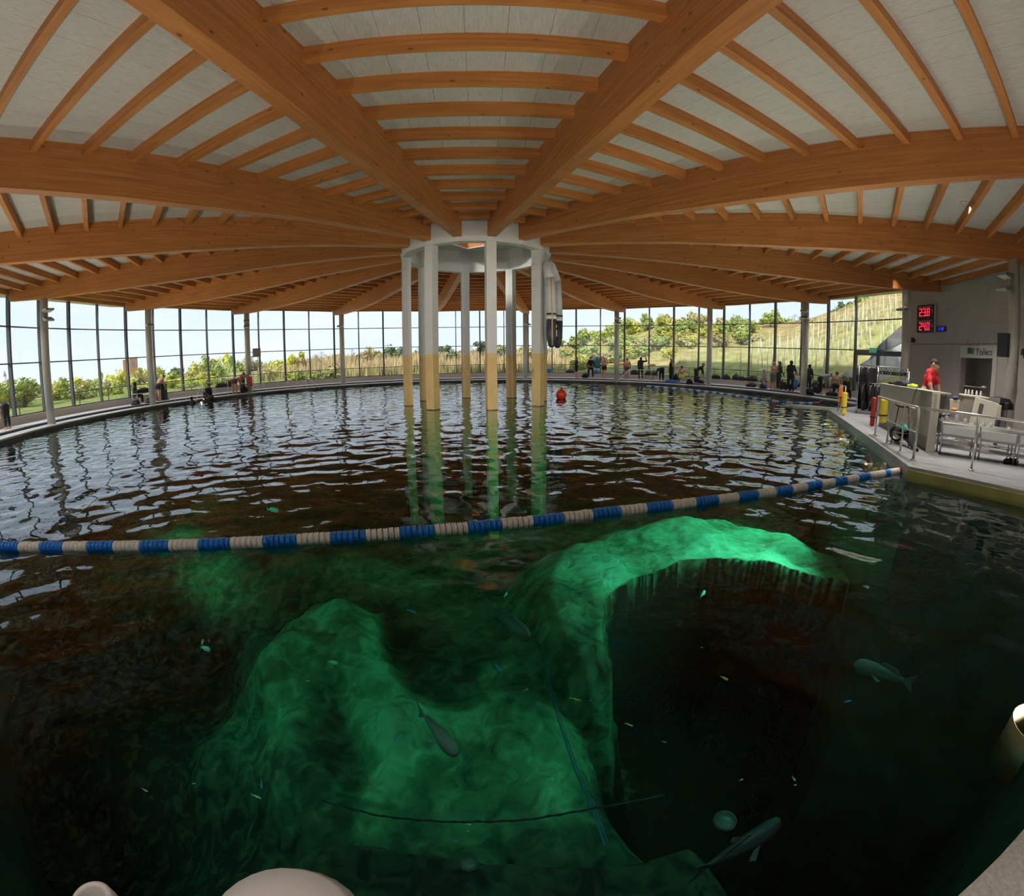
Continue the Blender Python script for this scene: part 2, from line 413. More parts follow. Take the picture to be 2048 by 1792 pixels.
# floodlight: flat wedge housing on a bracket, pointing along local -Y (towards the hub)
m_ = MB(); m_.prism([(-.07, .0), (-.52, -.02), (-.56, .05), (-.12, .14), (-.05, .10)], -.2, .2, mat=Matrix(((0,0,1,0),(1,0,0,0),(0,1,0,0),(0,0,0,1)))); HOUS = m_.mesh('housing', LAMPGREY)
m_ = MB(); m_.box((-.16, -.50, -.028), (.16, -.14, -.012)); LENSM = m_.mesh('lens', LENS)
m_ = MB(); m_.cyl((0, .0, .06), (0, -.1, .06), .02); m_.bbox((-.12, -.04, .02), (.12, .0, .1), .005); BRK = m_.mesh('bracket', ALU)
def floodlight(az, z, side, label, tilt=0.0, group='column floodlights'):
    a = prz(az)+side
    base = Vector(pol(RC, az, z)); d = Matrix.Rotation(a, 3, 'Z') @ Vector((0, -1, 0))
    t_ = thing('floodlight', label, 'lamp', base+d*.24, group=group, rot=(tilt, 0, a))
    put('housing', HOUS, t_); put('lens', LENSM, t_); put('bracket', BRK, t_)
    return t_
for b in range(16):
    az = (11.25+22.5*b+180) % 360-180
    two = b % 2 == 1
    sd = R(28) if az > 0 else R(-28)
    if two:
        floodlight(az, 5.03, sd, 'upper grey floodlight of a pair clamped to a perimeter column', R(-8))
        floodlight(az, 4.72, sd, 'lower grey floodlight of a pair clamped to a perimeter column', R(10))
    else:
        floodlight(az, 4.70, sd, 'single grey floodlight clamped to a perimeter column', R(4))

# ================================================================== facade
CH = 2*RF*math.sin(R(2.8125)); RM = RF*math.cos(R(2.8125))
m_ = MB(); m_.bbox((-.035, -.10, ZK), (.035, .10, 6.42), .008); MUL = m_.mesh('mullion', ALU)
m_ = MB(); m_.bbox((-.055, -.13, ZK), (.055, .10, 6.42), .008); MUL2 = m_.mesh('main_mullion', ALU)
def panemesh(z0, z1):
    m_ = MB(); m_.add([(-CH/2+.03, 0, z0), (CH/2-.03, 0, z0), (CH/2-.03, 0, z1), (-CH/2+.03, 0, z1), (-CH/2+.03, .02, z0), (CH/2-.03, .02, z0), (CH/2-.03, .02, z1), (-CH/2+.03, .02, z1)],
        [(0,1,2,3),(7,6,5,4),(0,1,5,4),(1,2,6,5),(2,3,7,6),(3,0,4,7)]); return m_.mesh('pane', GLASS)
PANES = [panemesh(ZK+.05, ZL-.02), panemesh(ZL+.02, ZU-.02), panemesh(ZU+.02, 6.40)]
m_ = MB(); m_.bbox((-CH/2, -.06, -.027), (CH/2, .06, .027), .006); TRN = m_.mesh('transom', ALU)
nwin = 0
for b in range(-8, 5):                        # bay b spans quarter panels 4b-2 .. 4b+2
    ks = [k for k in range(4*b-2, 4*b+2) if -25 <= k < 16]
    if not ks: continue
    nwin += 1
    t_ = struct(put('window_%d' % nwin, None), 'tall glazed facade bay with dark mullions and two transoms', 'window')
    for k in ks:
        az = 5.625*k
        put('main_mullion' if k % 4 in (0, 2) else 'mullion', MUL2 if k % 4 in (0, 2) else MUL, t_, pol(RF, az), prz(az))
        c = 5.625*(k+.5)
        for z in (ZL, ZU, 6.40): put('transom', TRN, t_, pol(RM, c, z), prz(c))
        if not (k == 15): put('transom', TRN, t_, pol(RM, c, ZK+.03), prz(c))
        for i, pm in enumerate(PANES):
            if k == 15 and i == 0: continue
            put('pane', pm, t_, pol(RM, c), prz(c))

# added fill downlights in the eaves over the walkway, second row over the platform
DLT = bpy.data.lights.new('fill_downlight', 'SPOT'); DLT.energy = 330; DLT.spot_size = R(104); DLT.spot_blend = .7; DLT.shadow_soft_size = .08; DLT.color = (1, .93, .84)
m_ = MB(); m_.lathe([(.09, -.015), (.12, -.015), (.12, .0), (.085, .0), (.09, -.015)], 20); DTRIM = m_.mesh('trim_ring', STEELP)
m_ = MB(); m_.lathe([(0, -.006), (.09, -.006)], 20); DLENS = m_.mesh('lens', LENS)
DL2 = DLT.copy(); DL2.energy = 760
def fill_downlight(r, az, lab, grp, li=None):
    t_ = thing('fill_downlight', lab, 'lamp', pol(r, az, roofz(r*math.cos(R((az+11.25) % 22.5-11.25)))-.002), 0, grp)
    put('trim_ring', DTRIM, t_); put('lens', DLENS, t_)
    lo = bpy.data.objects.new('light_source', li or DLT); COL.objects.link(lo); lo.parent = t_; lo.location = (0, 0, -.03)
for b in range(16):
    for o_ in (-5.4, 5.4):
        if not 95 < 22.5*b+o_ < 152: fill_downlight(20.75, 22.5*b+o_, 'small round added fill lamp in the ceiling above the walkway', 'added eaves lamps')
for r_, az in ((18.3, 102.5), (18.3, 112.5), (17.0, 118.5), (16.8, 131), (15.1, 117), (15.1, 135), (15.6, 144)): fill_downlight(r_, az+.6, 'small round added fill lamp in the ceiling above the service platform', 'added platform lamps', DL2)

# fill spots added at the four floodlights beside the viewing place, aimed at the hub
HLT = bpy.data.lights.new('flood_fill', 'SPOT'); HLT.energy = 1500; HLT.spot_size = R(46); HLT.spot_blend = 1.0; HLT.shadow_soft_size = .1; HLT.color = (1, .93, .84)
for o in [o for o in COL.objects if o.name.startswith('floodlight') and o['label'].startswith(('lower', 'single'))]:
    if abs(o.location.x) < 11.5 and o.location.y < -14:
        lo = bpy.data.objects.new('light_source', HLT); COL.objects.link(lo); lo.parent = o; lo.location = (0, -.62, -.05)
        M3 = o.rotation_euler.to_matrix(); p_ = o.location+M3 @ Vector(lo.location)
        lo.rotation_euler = (M3.inverted() @ (Vector((0, -1.5, .9))-p_)).to_track_quat('-Z', 'Y').to_euler()

# ================================================================== floors, bench, walls, pool
def arc_strip(mb, prof, d0, d1, n, m=0):
    """revolve a closed (r, z) profile between two compass angles, with end caps"""
    P = len(prof); v = []
    for i in range(n+1):
        for r, z in prof: v.append(pol(r, d0+(d1-d0)*i/n, z))
    f = [(i*P+k, (i+1)*P+k, (i+1)*P+(k+1) % P, i*P+(k+1) % P) for i in range(n) for k in range(P)]
    if abs(abs(d1-d0)-360) > 1e-3: f += [tuple(range(P)), tuple(range(n*P, n*P+P))]
    return mb.add(v, f, m)
# pool shell wall
m_ = MB(); arc_strip(m_, [(RP, -9.4), (RP, ZD-.06), (RP+.25, ZD-.06), (RP+.25, -9.4)], -180, 180, 128)
struct(m_.build('wall_pool', POOLW), 'dark curved pool wall at the waterline', 'wall')
m_ = MB(); arc_strip(m_, [(RP-.03, ZD-.06), (RP-.03, ZD), (19.78, ZD), (19.78, ZD-.06)], -184, 96, 160)
struct(m_.build('trim_1', DECKL), 'pale stone nosing ledge round the pool edge', 'ledge')
m_ = MB(); arc_strip(m_, [(19.78, -.3), (19.78, ZD2-.035), (21.9, ZD2-.035), (21.9, -.3)], -184, 96, 160)
struct(m_.build('trim_2', POOLW), 'dark riser below the raised deck', 'step')
m_ = MB(); arc_strip(m_, [(19.76, ZD2-.035), (19.76, ZD2), (21.9, ZD2), (21.9, ZD2-.035)], -184, 96, 160)
floor = struct(m_.build('floor', DECKL), 'pale grey tiled walkway round the pool', 'floor')
m_ = MB(); arc_strip(m_, [(21.35, ZD2), (21.35, ZK), (21.85, ZK), (21.85, ZD2)], -141, 94, 160)
struct(m_.build('baseboard_facade', BENCHM), 'beige rendered bench wall below the glazing', 'bench')
# platform on the right
K_ = Vector((7.30, -13.45)); A_ = Vector((13.7, -4.45)); B_ = Vector((18.55, -1.9))
TT = Vector((.579, .815)); NN = Vector((.815, -.579)); SS = Vector((.53, -.85))
ring = [Vector(pol(21.7, d)[:2]) for d in np.linspace(94.5, 151.5, 24)]
poly = [K_, A_, B_] + ring + [Vector(pol(18.72, 151.5)[:2])]
poly = [(p.x, p.y) for p in poly]
m_ = MB(); m_.prism(poly[::-1], -.05, ZD)
struct(m_.build('floor_platform', DECKM), 'grey tiled service platform beside the pool', 'floor')
m_ = MB(); q = [K_+NN*.06-TT*.02, A_+NN*.06, B_+Vector((0, -.08)), Vector(pol(18.9, 140)[:2]), Vector(pol(18.72, 151.5)[:2])+NN*.08]
m_.prism([(p.x, p.y) for p in q][::-1], -9.4, -.05)
struct(m_.build('wall_platform', POOLW), 'dark pool wall under the platform', 'wall')
m_ = MB()
e0 = K_-SS*.0; e1 = Vector(pol(18.72, 151.5)[:2])
def wallbox(mb, p, q, t, z0, z1, m=0):
    p = Vector(p); q = Vector(q); d = (q-p).normalized(); nn = Vector((d.y, -d.x))*t
    return mb.prism([(p.x, p.y), (q.x, q.y), (q.x+nn.x, q.y+nn.y), (p.x+nn.x, p.y+nn.y)], z0, z1, m)
wallbox(m_, e0, e1, .05, -.05, .145); 
struct(m_.build('trim_3', ALGAE), 'yellowish algae stained band along the platform edge', 'edge')
YEL = mat('yellow_stripe', (.62, .50, .05), .5, var=.25, vscale=3)
m_ = MB(); d_ = (e1-e0).normalized(); wallbox(m_, e0+d_*.45-Vector((d_.y, -d_.x))*.006, e1-Vector((d_.y, -d_.x))*.006, .02, .02, .075); m_.build('stripe', YEL, bpy.data.objects['trim_3'])
m_ = MB(); arc_strip(m_, [(RP-.03, ZD-.3), (RP-.03, ZD), (24.0, ZD), (24.0, ZD-.3)], 151.5, 176, 24)
struct(m_.build('floor_terrace', mat('bush_hammered_concrete', (.42, .405, .375), .9, var=.22, vscale=45, bump=.5, bscale=90)), 'rough concrete pool surround beside the camera', 'floor')

# curved concrete wall with the toilet doorway
def wallarc(d0, d1, z0, z1, name, mt, r0=RF, r1=RF+.35, n=12, lab='grey concrete wall', kind=True):
    m_ = MB(); arc_strip(m_, [(r0, z0), (r0, z1), (r1, z1), (r1, z0)], d0, d1, n)
    o = m_.build(name, mt)
    if kind: struct(o, lab, 'wall')
    return o
D0, D1, DT = 105.0, 110.8, 2.84
wallarc(94.2, D0, ZD, 6.6, 'wall_right', CONC, lab='board marked grey concrete wall with the temperature display')
wallarc(D0, D1, DT, 6.6, 'wall_lintel', CONC, n=6, lab='concrete wall above the toilet doorway')
wallarc(D1, 220.0, ZD, 6.6, 'wall_back', CONC, n=50, lab='grey concrete wall behind the service desk')  # its unseen stretch behind the camera is closed to block the sun
wallarc(D0-2, D1+2, ZD, DT+.3, 'wall_recess', CONC, RF+1.6, RF+1.8, 6, 'shaded back wall of the toilet entrance')
m_ = MB(); arc_strip(m_, [(RF+.3, ZD-.04), (RF+.3, ZD), (RF+1.7, ZD), (RF+1.7, ZD-.04)], D0-2, D1+2, 6); struct(m_.build('floor_recess', DECKM), 'toilet entrance floor', 'floor')
m_ = MB(); arc_strip(m_, [(RF+.3, DT+.1), (RF+.3, DT+.16), (RF+1.7, DT+.16), (RF+1.7, DT+.1)], D0-2, D1+2, 6); struct(m_.build('ceiling_recess', CONC), 'toilet entrance ceiling', 'ceiling')
for nm, d in (('wall_reveal', D0-2), ('wall_jamb', D1+2)):
    wallarc(d-.3, d+.3, ZD, DT+.2, nm, CONC, RF+.3, RF+1.8, 1, 'side wall of the toilet entrance')
FRAMEL = mat('light_grey_lacquer', (.56, .57, .55), .5)
m_ = MB()
arc_strip(m_, [(RF-.05, ZD), (RF-.05, 3.36), (RF+.1, 3.36), (RF+.1, ZD)], D1, D1+.75, 1)
m_.build('door_3', FRAMEL); struct(bpy.data.objects['door_3'], 'light grey door surround of the toilets', 'door frame')
m_ = MB(); arc_strip(m_, [(RF-.06, DT), (RF-.06, 3.36), (RF+.1, 3.36), (RF+.1, DT)], D0, D1, 6)
sign = tag(m_.build('toilet_sign', FRAMEL), 'light grey lettered panel reading Toilets over the doorway', 'sign')
# seam in the concrete
m_ = MB(); arc_strip(m_, [(RF-.012, 3.42), (RF-.012, 3.45), (RF+.02, 3.45), (RF+.02, 3.42)], 95.5, D1+1.2, 12); struct(m_.build('trim_4', mat('dark_joint', (.22, .21, .2), .9)), 'horizontal joint in the concrete wall', 'joint')

# ------------------------------------------------------------------ water
def water_material():
    m = bpy.data.materials.new('pool_water'); m.use_nodes = True; t = m.node_tree; t.nodes.clear(); N = t.nodes.new; L = t.links.new
    tc = N('ShaderNodeTexCoord')
    def noise(scale, stretch, detail, rot, dist=0.0):
        mp = N('ShaderNodeMapping'); mp.inputs['Scale'].default_value = stretch; mp.inputs['Rotation'].default_value = (0, 0, R(rot)); L(tc.outputs['Object'], mp.inputs[0])
        n = N('ShaderNodeTexNoise'); n.inputs['Scale'].default_value = scale; n.inputs['Detail'].default_value = detail; n.inputs['Distortion'].default_value = dist
        L(mp.outputs[0], n.inputs['Vector']); return n
    n1 = noise(1.15, (.75, 1.0, 1), 1.0, 12, .3); n2 = noise(3.4, (.6, 1.0, 1), 2.0, -8, .5); n3 = noise(9.0, (.7, 1, 1), 1.5, 30)
    a1 = N('ShaderNodeMath'); a1.operation = 'MULTIPLY'; a1.inputs[1].default_value = W1; L(n1.outputs['Fac'], a1.inputs[0])
    a2 = N('ShaderNodeMath'); a2.operation = 'MULTIPLY_ADD'; a2.inputs[1].default_value = W2; L(n2.outputs['Fac'], a2.inputs[0]); L(a1.outputs[0], a2.inputs[2])
    a3 = N('ShaderNodeMath'); a3.operation = 'MULTIPLY_ADD'; a3.inputs[1].default_value = W3; L(n3.outputs['Fac'], a3.inputs[0]); L(a2.outputs[0], a3.inputs[2])
    bu = N('ShaderNodeBump'); bu.inputs['Strength'].default_value = 1.0; bu.inputs['Distance'].default_value = 1.0; L(a3.outputs[0], bu.inputs['Height'])
    tr = N('ShaderNodeBsdfTransparent'); tr.inputs[0].default_value = (.93, 1, .98, 1)
    gl = N('ShaderNodeBsdfGlossy'); gl.inputs['Roughness'].default_value = .015; L(bu.outputs[0], gl.inputs['Normal'])
    fr = schlick(t, .010, bu.outputs[0], 4.8)
    mx = N('ShaderNodeMixShader'); L(fr, mx.inputs[0]); L(tr.outputs[0], mx.inputs[1]); L(gl.outputs[0], mx.inputs[2])
    va = N('ShaderNodeVolumeAbsorption'); va.inputs['Color'].default_value = VCOL; va.inputs['Density'].default_value = VDEN
    o = N('ShaderNodeOutputMaterial'); L(mx.outputs[0], o.inputs[0]); L(va.outputs[0], o.inputs[1]); return m
W1, W2, W3 = .0, .004, .0016
VCOL = (.05, .80, .70, 1); VDEN = .26
WATER = water_material()
def ripples(x, y):
    """real wave heights: a sum of small crossing wave trains"""
    rs = np.random.RandomState(11); z = np.zeros_like(x)
    for i in range(60):
        lam = .22*(5.0**rs.rand()); k = 2*math.pi/lam; th = rs.normal(0, 1.0)+1.2; ph_ = rs.rand()*6.28
        z += lam/(2*math.pi)*RIP*np.sin(k*(x*math.cos(th)+y*math.sin(th))+ph_)*math.sqrt(2/60)
    return z*np.clip((18.72-np.hypot(x, y))/.3, 0, 1)
RIP = .052
n = 640; a_ = np.linspace(-1, 1, n); A, B_g = np.meshgrid(a_, a_)
big = np.maximum(np.abs(A), np.abs(B_g)); hyp = np.maximum(np.hypot(A, B_g), 1e-9); X = A*big/hyp*18.72; Y = B_g*big/hyp*18.72
Zw = ripples(X, Y); Zw[0, :] = Zw[-1, :] = 0; Zw[:, 0] = Zw[:, -1] = 0
idx_ = np.arange(n*n).reshape(n, n); q_ = np.stack([idx_[:-1, :-1], idx_[:-1, 1:], idx_[1:, 1:], idx_[1:, :-1]], -1).reshape(-1, 4)
loop = np.concatenate([idx_[0, :-1], idx_[:-1, -1], idx_[-1, :0:-1], idx_[:0:-1, 0]]); top = np.stack([X, Y, Zw], -1).reshape(-1, 3)
low = top[loop].copy(); low[:, 2] = -9.35; nb_ = len(loop); vs_ = np.concatenate([top, low])
j_ = n*n+np.arange(nb_); sk = np.stack([loop, j_, np.roll(j_, -1), np.roll(loop, -1)], 1)
fl_ = np.concatenate([q_, sk]); me = bpy.data.meshes.new('pool_water')
me.vertices.add(len(vs_)); me.vertices.foreach_set('co', vs_.ravel().astype(np.float32))
ln_ = np.concatenate([fl_.ravel(), j_[::-1]]); me.loops.add(len(ln_)); me.loops.foreach_set('vertex_index', ln_.astype(np.int32))
me.polygons.add(len(fl_)+1); me.polygons.foreach_set('loop_start', np.append(np.arange(0, fl_.size, 4), fl_.size).astype(np.int32))
me.polygons.foreach_set('use_smooth', np.append(np.ones(len(q_), bool), np.zeros(nb_+1, bool))); me.materials.append(WATER); me.update(calc_edges=True); me.validate()
wo = put('pool_water', me)
tag(wo, 'clear green pool water with fine ripples', 'water'); wo['kind'] = 'stuff'

# ================================================================== under water
def noise2(x, y, seed=0, oct=4, base=.35):
    """cheap value noise on arrays"""
    out = np.zeros_like(x); amp = 1.0; tot = 0
    for o in range(oct):
        fx, fy = x*base*2**o+seed*13.7, y*base*2**o-seed*7.3
        ix, iy = np.floor(fx), np.floor(fy); u, v_ = fx-ix, fy-iy
        u = u*u*(3-2*u); v_ = v_*v_*(3-2*v_)
        def h(a, b):
            q = np.sin(a*127.1+b*311.7+seed*74.7+o*19.1)*43758.5453; return q-np.floor(q)
        out += amp*((h(ix, iy)*(1-u)+h(ix+1, iy)*u)*(1-v_)+(h(ix, iy+1)*(1-u)+h(ix+1, iy+1)*u)*v_)
        tot += amp; amp *= .5
    return out/tot
def sst(a, b, x): t = np.clip((x-a)/(b-a), 0, 1); return t*t*(3-2*t)
def seg_d(x, y, a, b):
    ax, ay = a; bx, by = b; L2 = (bx-ax)**2+(by-ay)**2
    t = np.clip(((x-ax)*(bx-ax)+(y-ay)*(by-ay))/L2, 0, 1); return np.hypot(x-ax-t*(bx-ax), y-ay-t*(by-ay)), t
PITC = (5.75, -11.55); PITR = 3.2
def pool_floor(x, y):
    n1 = noise2(x, y, 1); n2 = noise2(x, y, 2, 5, .8); nb = noise2(x, y, 6, 3, .5); n3 = noise2(x, y, 9, 5, .45)
    z = -4.9 + .7*(n1-.5) + .22*(n2-.5); sand = .30+.9*(n3-.5)
    d = np.hypot(x-PITC[0], y-PITC[1]) + .45*(nb-.5)
    ang = np.degrees(np.arctan2(x-PITC[0], y-PITC[1]))          # 0 = far side
    wd = np.interp(ang, [-180, -112, -98, -85, -55, -15, 25, 55, 80, 100, 112, 180], [.05, .05, .9, 1.6, 3.2, 5.2, 6.6, 4.6, 2.4, 1.0, .05, .05])
    u = (d-PITR)/wd
    ridge = np.where((u < 0) | (wd < .1), 0, 1-sst(.5, 1.05, u))
    z = z + ridge*(1.25+.25*(n2-.5)); sand = sand*(1-ridge)+ridge*(.66+.8*(n2-.42))
    # the pit, opening into a deep towards the near right; its shade put into the colour
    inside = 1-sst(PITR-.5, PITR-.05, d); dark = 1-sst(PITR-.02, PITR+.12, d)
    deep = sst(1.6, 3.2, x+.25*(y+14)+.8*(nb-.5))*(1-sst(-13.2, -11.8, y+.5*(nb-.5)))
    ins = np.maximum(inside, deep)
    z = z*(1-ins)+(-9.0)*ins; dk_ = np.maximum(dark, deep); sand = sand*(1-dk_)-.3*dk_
    for a, b, wd_, h_, s_ in (((-3.3, -8.8), (-1.55, -12.9), .75, .35, .80), ((-1.5, -12.9), (-1.8, -14.6), .6, .3, .72), ((-1.4, -12.7), (.5, -12.2), .75, .3, .62),
                              ((.55, -11.2), (.95, -14.4), 1.0, .2, .60), ((-6.9, -9.0), (-4.6, -10.9), 1.1, .9, .50), ((-4.2, -8.9), (-3.2, -10.3), 1.0, .5, .70), ((-4.6, -11.0), (-3.0, -14.2), .9, .3, .55),
                              ((-6.5, -5.0), (-2.0, -6.5), 1.6, .2, .5), ((-1.0, -8.0), (2.4, -11.0), 1.6, .1, .45)):
        dd, t = seg_d(x, y, a, b); k = 1-sst(wd_*.2, wd_*1.25, dd+.6*(n2-.5)+.6*(nb-.5)); z = z+k*h_; sand = sand*(1-k)+k*(s_-.08+.7*(n2-.5))
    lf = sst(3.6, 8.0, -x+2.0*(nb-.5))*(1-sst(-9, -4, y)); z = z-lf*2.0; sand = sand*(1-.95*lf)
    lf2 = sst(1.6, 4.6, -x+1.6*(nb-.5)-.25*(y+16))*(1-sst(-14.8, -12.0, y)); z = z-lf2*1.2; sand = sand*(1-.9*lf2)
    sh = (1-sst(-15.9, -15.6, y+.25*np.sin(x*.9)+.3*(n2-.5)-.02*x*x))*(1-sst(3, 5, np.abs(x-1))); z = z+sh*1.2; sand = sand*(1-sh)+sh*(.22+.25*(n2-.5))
    edge = sst(-16.8, -13.2, y); sand = sand*(.30+.70*edge)  # dims the near end by putting shade into the bed colour
    far = sst(-5, 2, y); sand = sand*(1-.5*far)
    z = np.where(np.hypot(x, y) > 18.3, np.minimum(z, -5), z)
    return np.minimum(z, -2.6), np.clip(sand, -.4, 1.2)
g = np.linspace(-18.8, 18.8, 330); gy = np.concatenate([np.linspace(-18.8, -4, 190), np.linspace(-3.8, 18.8, 80)])
X, Y = np.meshgrid(g, gy); Zf, Sf = pool_floor(X, Y)
def grid_mesh(name, X, Y, Z, mats, attr=None, smooth=True):
    ny, nx = X.shape
    me = bpy.data.meshes.new(name); co_ = np.stack([X, Y, Z], -1).reshape(-1, 3)
    i = np.arange(ny*nx).reshape(ny, nx); q = np.stack([i[:-1, :-1], i[:-1, 1:], i[1:, 1:], i[1:, :-1]], -1).reshape(-1, 4)
    me.vertices.add(len(co_)); me.vertices.foreach_set('co', co_.ravel().astype(np.float32))
    me.loops.add(q.size); me.loops.foreach_set('vertex_index', q.ravel().astype(np.int32))
    me.polygons.add(len(q)); me.polygons.foreach_set('loop_start', np.arange(0, q.size, 4, dtype=np.int32))
    me.polygons.foreach_set('use_smooth', np.full(len(q), smooth))
    for k, (nm, a) in enumerate((attr or {}).items()):
        at = me.attributes.new(nm, 'FLOAT', 'POINT'); at.data.foreach_set('value', a.ravel().astype(np.float32))
    for mm in (mats if isinstance(mats, list) else [mats]): me.materials.append(mm)
    me.update(calc_edges=True); me.validate(); return me
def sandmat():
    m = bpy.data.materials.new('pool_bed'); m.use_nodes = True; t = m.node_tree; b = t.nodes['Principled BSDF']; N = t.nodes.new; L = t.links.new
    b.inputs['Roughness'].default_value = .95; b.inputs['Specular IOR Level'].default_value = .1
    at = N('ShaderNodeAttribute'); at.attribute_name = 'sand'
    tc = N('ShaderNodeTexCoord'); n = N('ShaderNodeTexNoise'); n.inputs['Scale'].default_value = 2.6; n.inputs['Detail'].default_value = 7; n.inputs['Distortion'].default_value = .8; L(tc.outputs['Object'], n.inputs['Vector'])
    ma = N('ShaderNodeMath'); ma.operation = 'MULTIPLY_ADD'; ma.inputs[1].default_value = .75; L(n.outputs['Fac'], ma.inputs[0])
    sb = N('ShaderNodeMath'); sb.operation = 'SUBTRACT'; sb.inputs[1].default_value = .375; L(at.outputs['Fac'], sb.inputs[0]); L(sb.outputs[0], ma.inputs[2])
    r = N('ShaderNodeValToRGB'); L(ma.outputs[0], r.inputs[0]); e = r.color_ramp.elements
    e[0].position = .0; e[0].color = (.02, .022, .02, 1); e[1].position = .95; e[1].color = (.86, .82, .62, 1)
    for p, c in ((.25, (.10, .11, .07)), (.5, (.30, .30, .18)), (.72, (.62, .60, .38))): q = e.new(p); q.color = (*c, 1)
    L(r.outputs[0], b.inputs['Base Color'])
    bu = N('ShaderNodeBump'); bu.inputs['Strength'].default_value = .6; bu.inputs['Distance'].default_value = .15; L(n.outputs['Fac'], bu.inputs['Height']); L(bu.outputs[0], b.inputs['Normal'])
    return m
BED = sandmat()
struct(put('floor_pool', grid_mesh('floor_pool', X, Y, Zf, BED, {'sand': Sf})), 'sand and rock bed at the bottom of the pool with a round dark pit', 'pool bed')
m_ = MB(); m_.cyl((0, 0, -9.6), (0, 0, -9.45), RP+.3, n=64); struct(m_.build('floor_pool_slab', POOLW), 'dark slab below the pool bed', 'floor')
# added niche lamps along the pool wall, to brighten the water and the timber roof
UWM = mat('lamp_bronze', (.25, .2, .12), .4, metal=.8)
m_ = MB(); m_.lathe([(0, .10), (.10, .10), (.13, .06), (.13, .0), (.10, .0), (.10, .03), (0, .03)], 20, axis='y'); NICHE = m_.mesh('housing', UWM)
m_ = MB(); m_.lathe([(0, .02), (.095, .02), (.095, .028), (0, .028)], 20, axis='y'); NLENS = m_.mesh('lens', glassmat('lamp_cover', (.95, 1, 1)))
NL = bpy.data.lights.new('niche_fill', 'SPOT'); NL.energy = 290; NL.spot_size = R(168); NL.spot_blend = 1.0; NL.shadow_soft_size = .02; NL.color = (1.0, .84, .70)
m_ = MB(); m_.lathe([(.23, -.30), (.235, -.30), (.235, .045), (.23, .045), (.23, -.30)], 14, c=(0, -.16, 0), a0=R(180), a1=R(360)); VISOR = m_.mesh('visor', UWM)      # added to hide the lamp from the camera
def niche(p, rz):
    t_ = thing('fill_pool_lamp', 'round bronze added fill lamp in the pool wall just below the surface', 'lamp', p, rz, 'added pool wall lamps')
    put('housing', NICHE, t_); put('lens', NLENS, t_); put('visor', VISOR, t_)
    lo = bpy.data.objects.new('light_source', NL); COL.objects.link(lo); lo.parent = t_; lo.location = (0, -.22, .0); lo.rotation_euler = (R(-90-42+180), 0, R(180)) if False else Vector((0, -math.cos(R(42)), math.sin(R(42)))).to_track_quat('-Z', 'Y').to_euler()
for az in np.arange(-204, 92, 13.4): niche(pol(RP-.12, az, -.16), prz(az))
for t in (1.5, 5.0, 8.5):
    p = K_+TT*t-NN*.09; niche((p.x, p.y, -.16), math.atan2(NN.y, NN.x)-math.pi/2)

DL = bpy.data.lights.new('deep_fill', 'SPOT'); DL.energy = 950; DL.spot_size = R(100); DL.spot_blend = 1.0; DL.shadow_soft_size = .25; DL.color = (.85, 1, .82)  # deeper lamps added to brighten the pool bed
def deep(p, target, label, sc=1.0):
    p = Vector(p); t_ = thing('fill_deep_lamp', label, 'lamp', p); q = (Vector(target)-p).to_track_quat('-Z', 'Y').to_euler()
    m_ = MB(); m_.lathe([(0, .12), (.09, .10), (.12, .0), (.12, -.06), (.10, -.06), (.10, -.03), (0, -.03)], 16); o = m_.build('housing', UWM, t_); o.rotation_euler = q
    m_ = MB(); m_.bbox((-.03, -.03, .1), (.03, .03, .3), .01); m_.build('stem', UWM, t_)
    lo = bpy.data.objects.new('light_source', DL); COL.objects.link(lo); lo.parent = t_; lo.rotation_euler = q; lo.location = (Vector(target)-p).normalized()*.16
for t, tg, lab in ((4.5, (5.5, -8.4, -3.8), 'added bronze fill lamp deep on the platform wall nearest the pit'), (7.5, (7.5, -6.5, -3.8), 'added bronze fill lamp deep on the platform wall in its middle'), (10.0, (9.0, -4.0, -3.8), 'added bronze fill lamp deep on the platform wall near its far corner')):
    p = K_+TT*t-NN*.25; deep((p.x, p.y, -1.0), tg, lab)
deep((-11.6, -14.2, -1.6), (-2.2, -11.0, -4.8), 'added bronze fill lamp deep on the pool wall opposite the platform', 1.0)
p = K_+TT*1.6-NN*.25; deep((p.x, p.y, -1.4), (.2, -12.2, -4.9), 'added bronze fill lamp deep at the platform corner')

# ================================================================== outside
SKYT_A = [-180, -75, -60, -50, -40, -30, -20, -10, 0, 8, 11, 12.3, 15.4, 18.5, 21.6, 25, 30, 34, 37.4, 41, 43, 45.5, 48.4, 52, 60, 90, 180]
SKYT_E = [1, .5, -.2, -.2, .2, .6, 1.0, 1.35, 1.35, 1.35, 1.9, 2.8, 3.6, 4.3, 5.1, 5.2, 5.0, 5.2, 5.3, 6.0, 6.8, 8.0, 8.7, 9.3, 10, 8, 1]
def terrain(x, y):
    dx, dy = x-CAM.x, y-CAM.y; D = np.hypot(dx, dy); al = np.degrees(np.arctan2(dx, dy))
    r = np.hypot(x, y); el = np.interp(al, SKYT_A, SKYT_E)
    # facade distance along this ray
    s, c = np.sin(np.radians(al)), np.cos(np.radians(al)); bb = CAM.y*c; D0 = -bb+np.sqrt(np.maximum(bb*bb-(CAM.y**2-23.0**2), 0))
    D1 = np.interp(al, [-60, 0, 12, 20, 40, 50, 70], [85, 85, 80, 72, 66, 62, 62])
    t = np.clip((D-D0)/(D1-D0), 0, 1)
    ztop = CAM.z+np.tan(np.radians(el))*D1
    z = .30+(ztop-.30)*np.where(al > 25, t**.85, t**1.15)
    z = z+np.maximum(D-D1, 0)*-.02 + .5*(noise2(x, y, 4, 3, .12)-.5)*np.clip(t*3, 0, 1)
    return np.where(r < 23.2, .26, z)
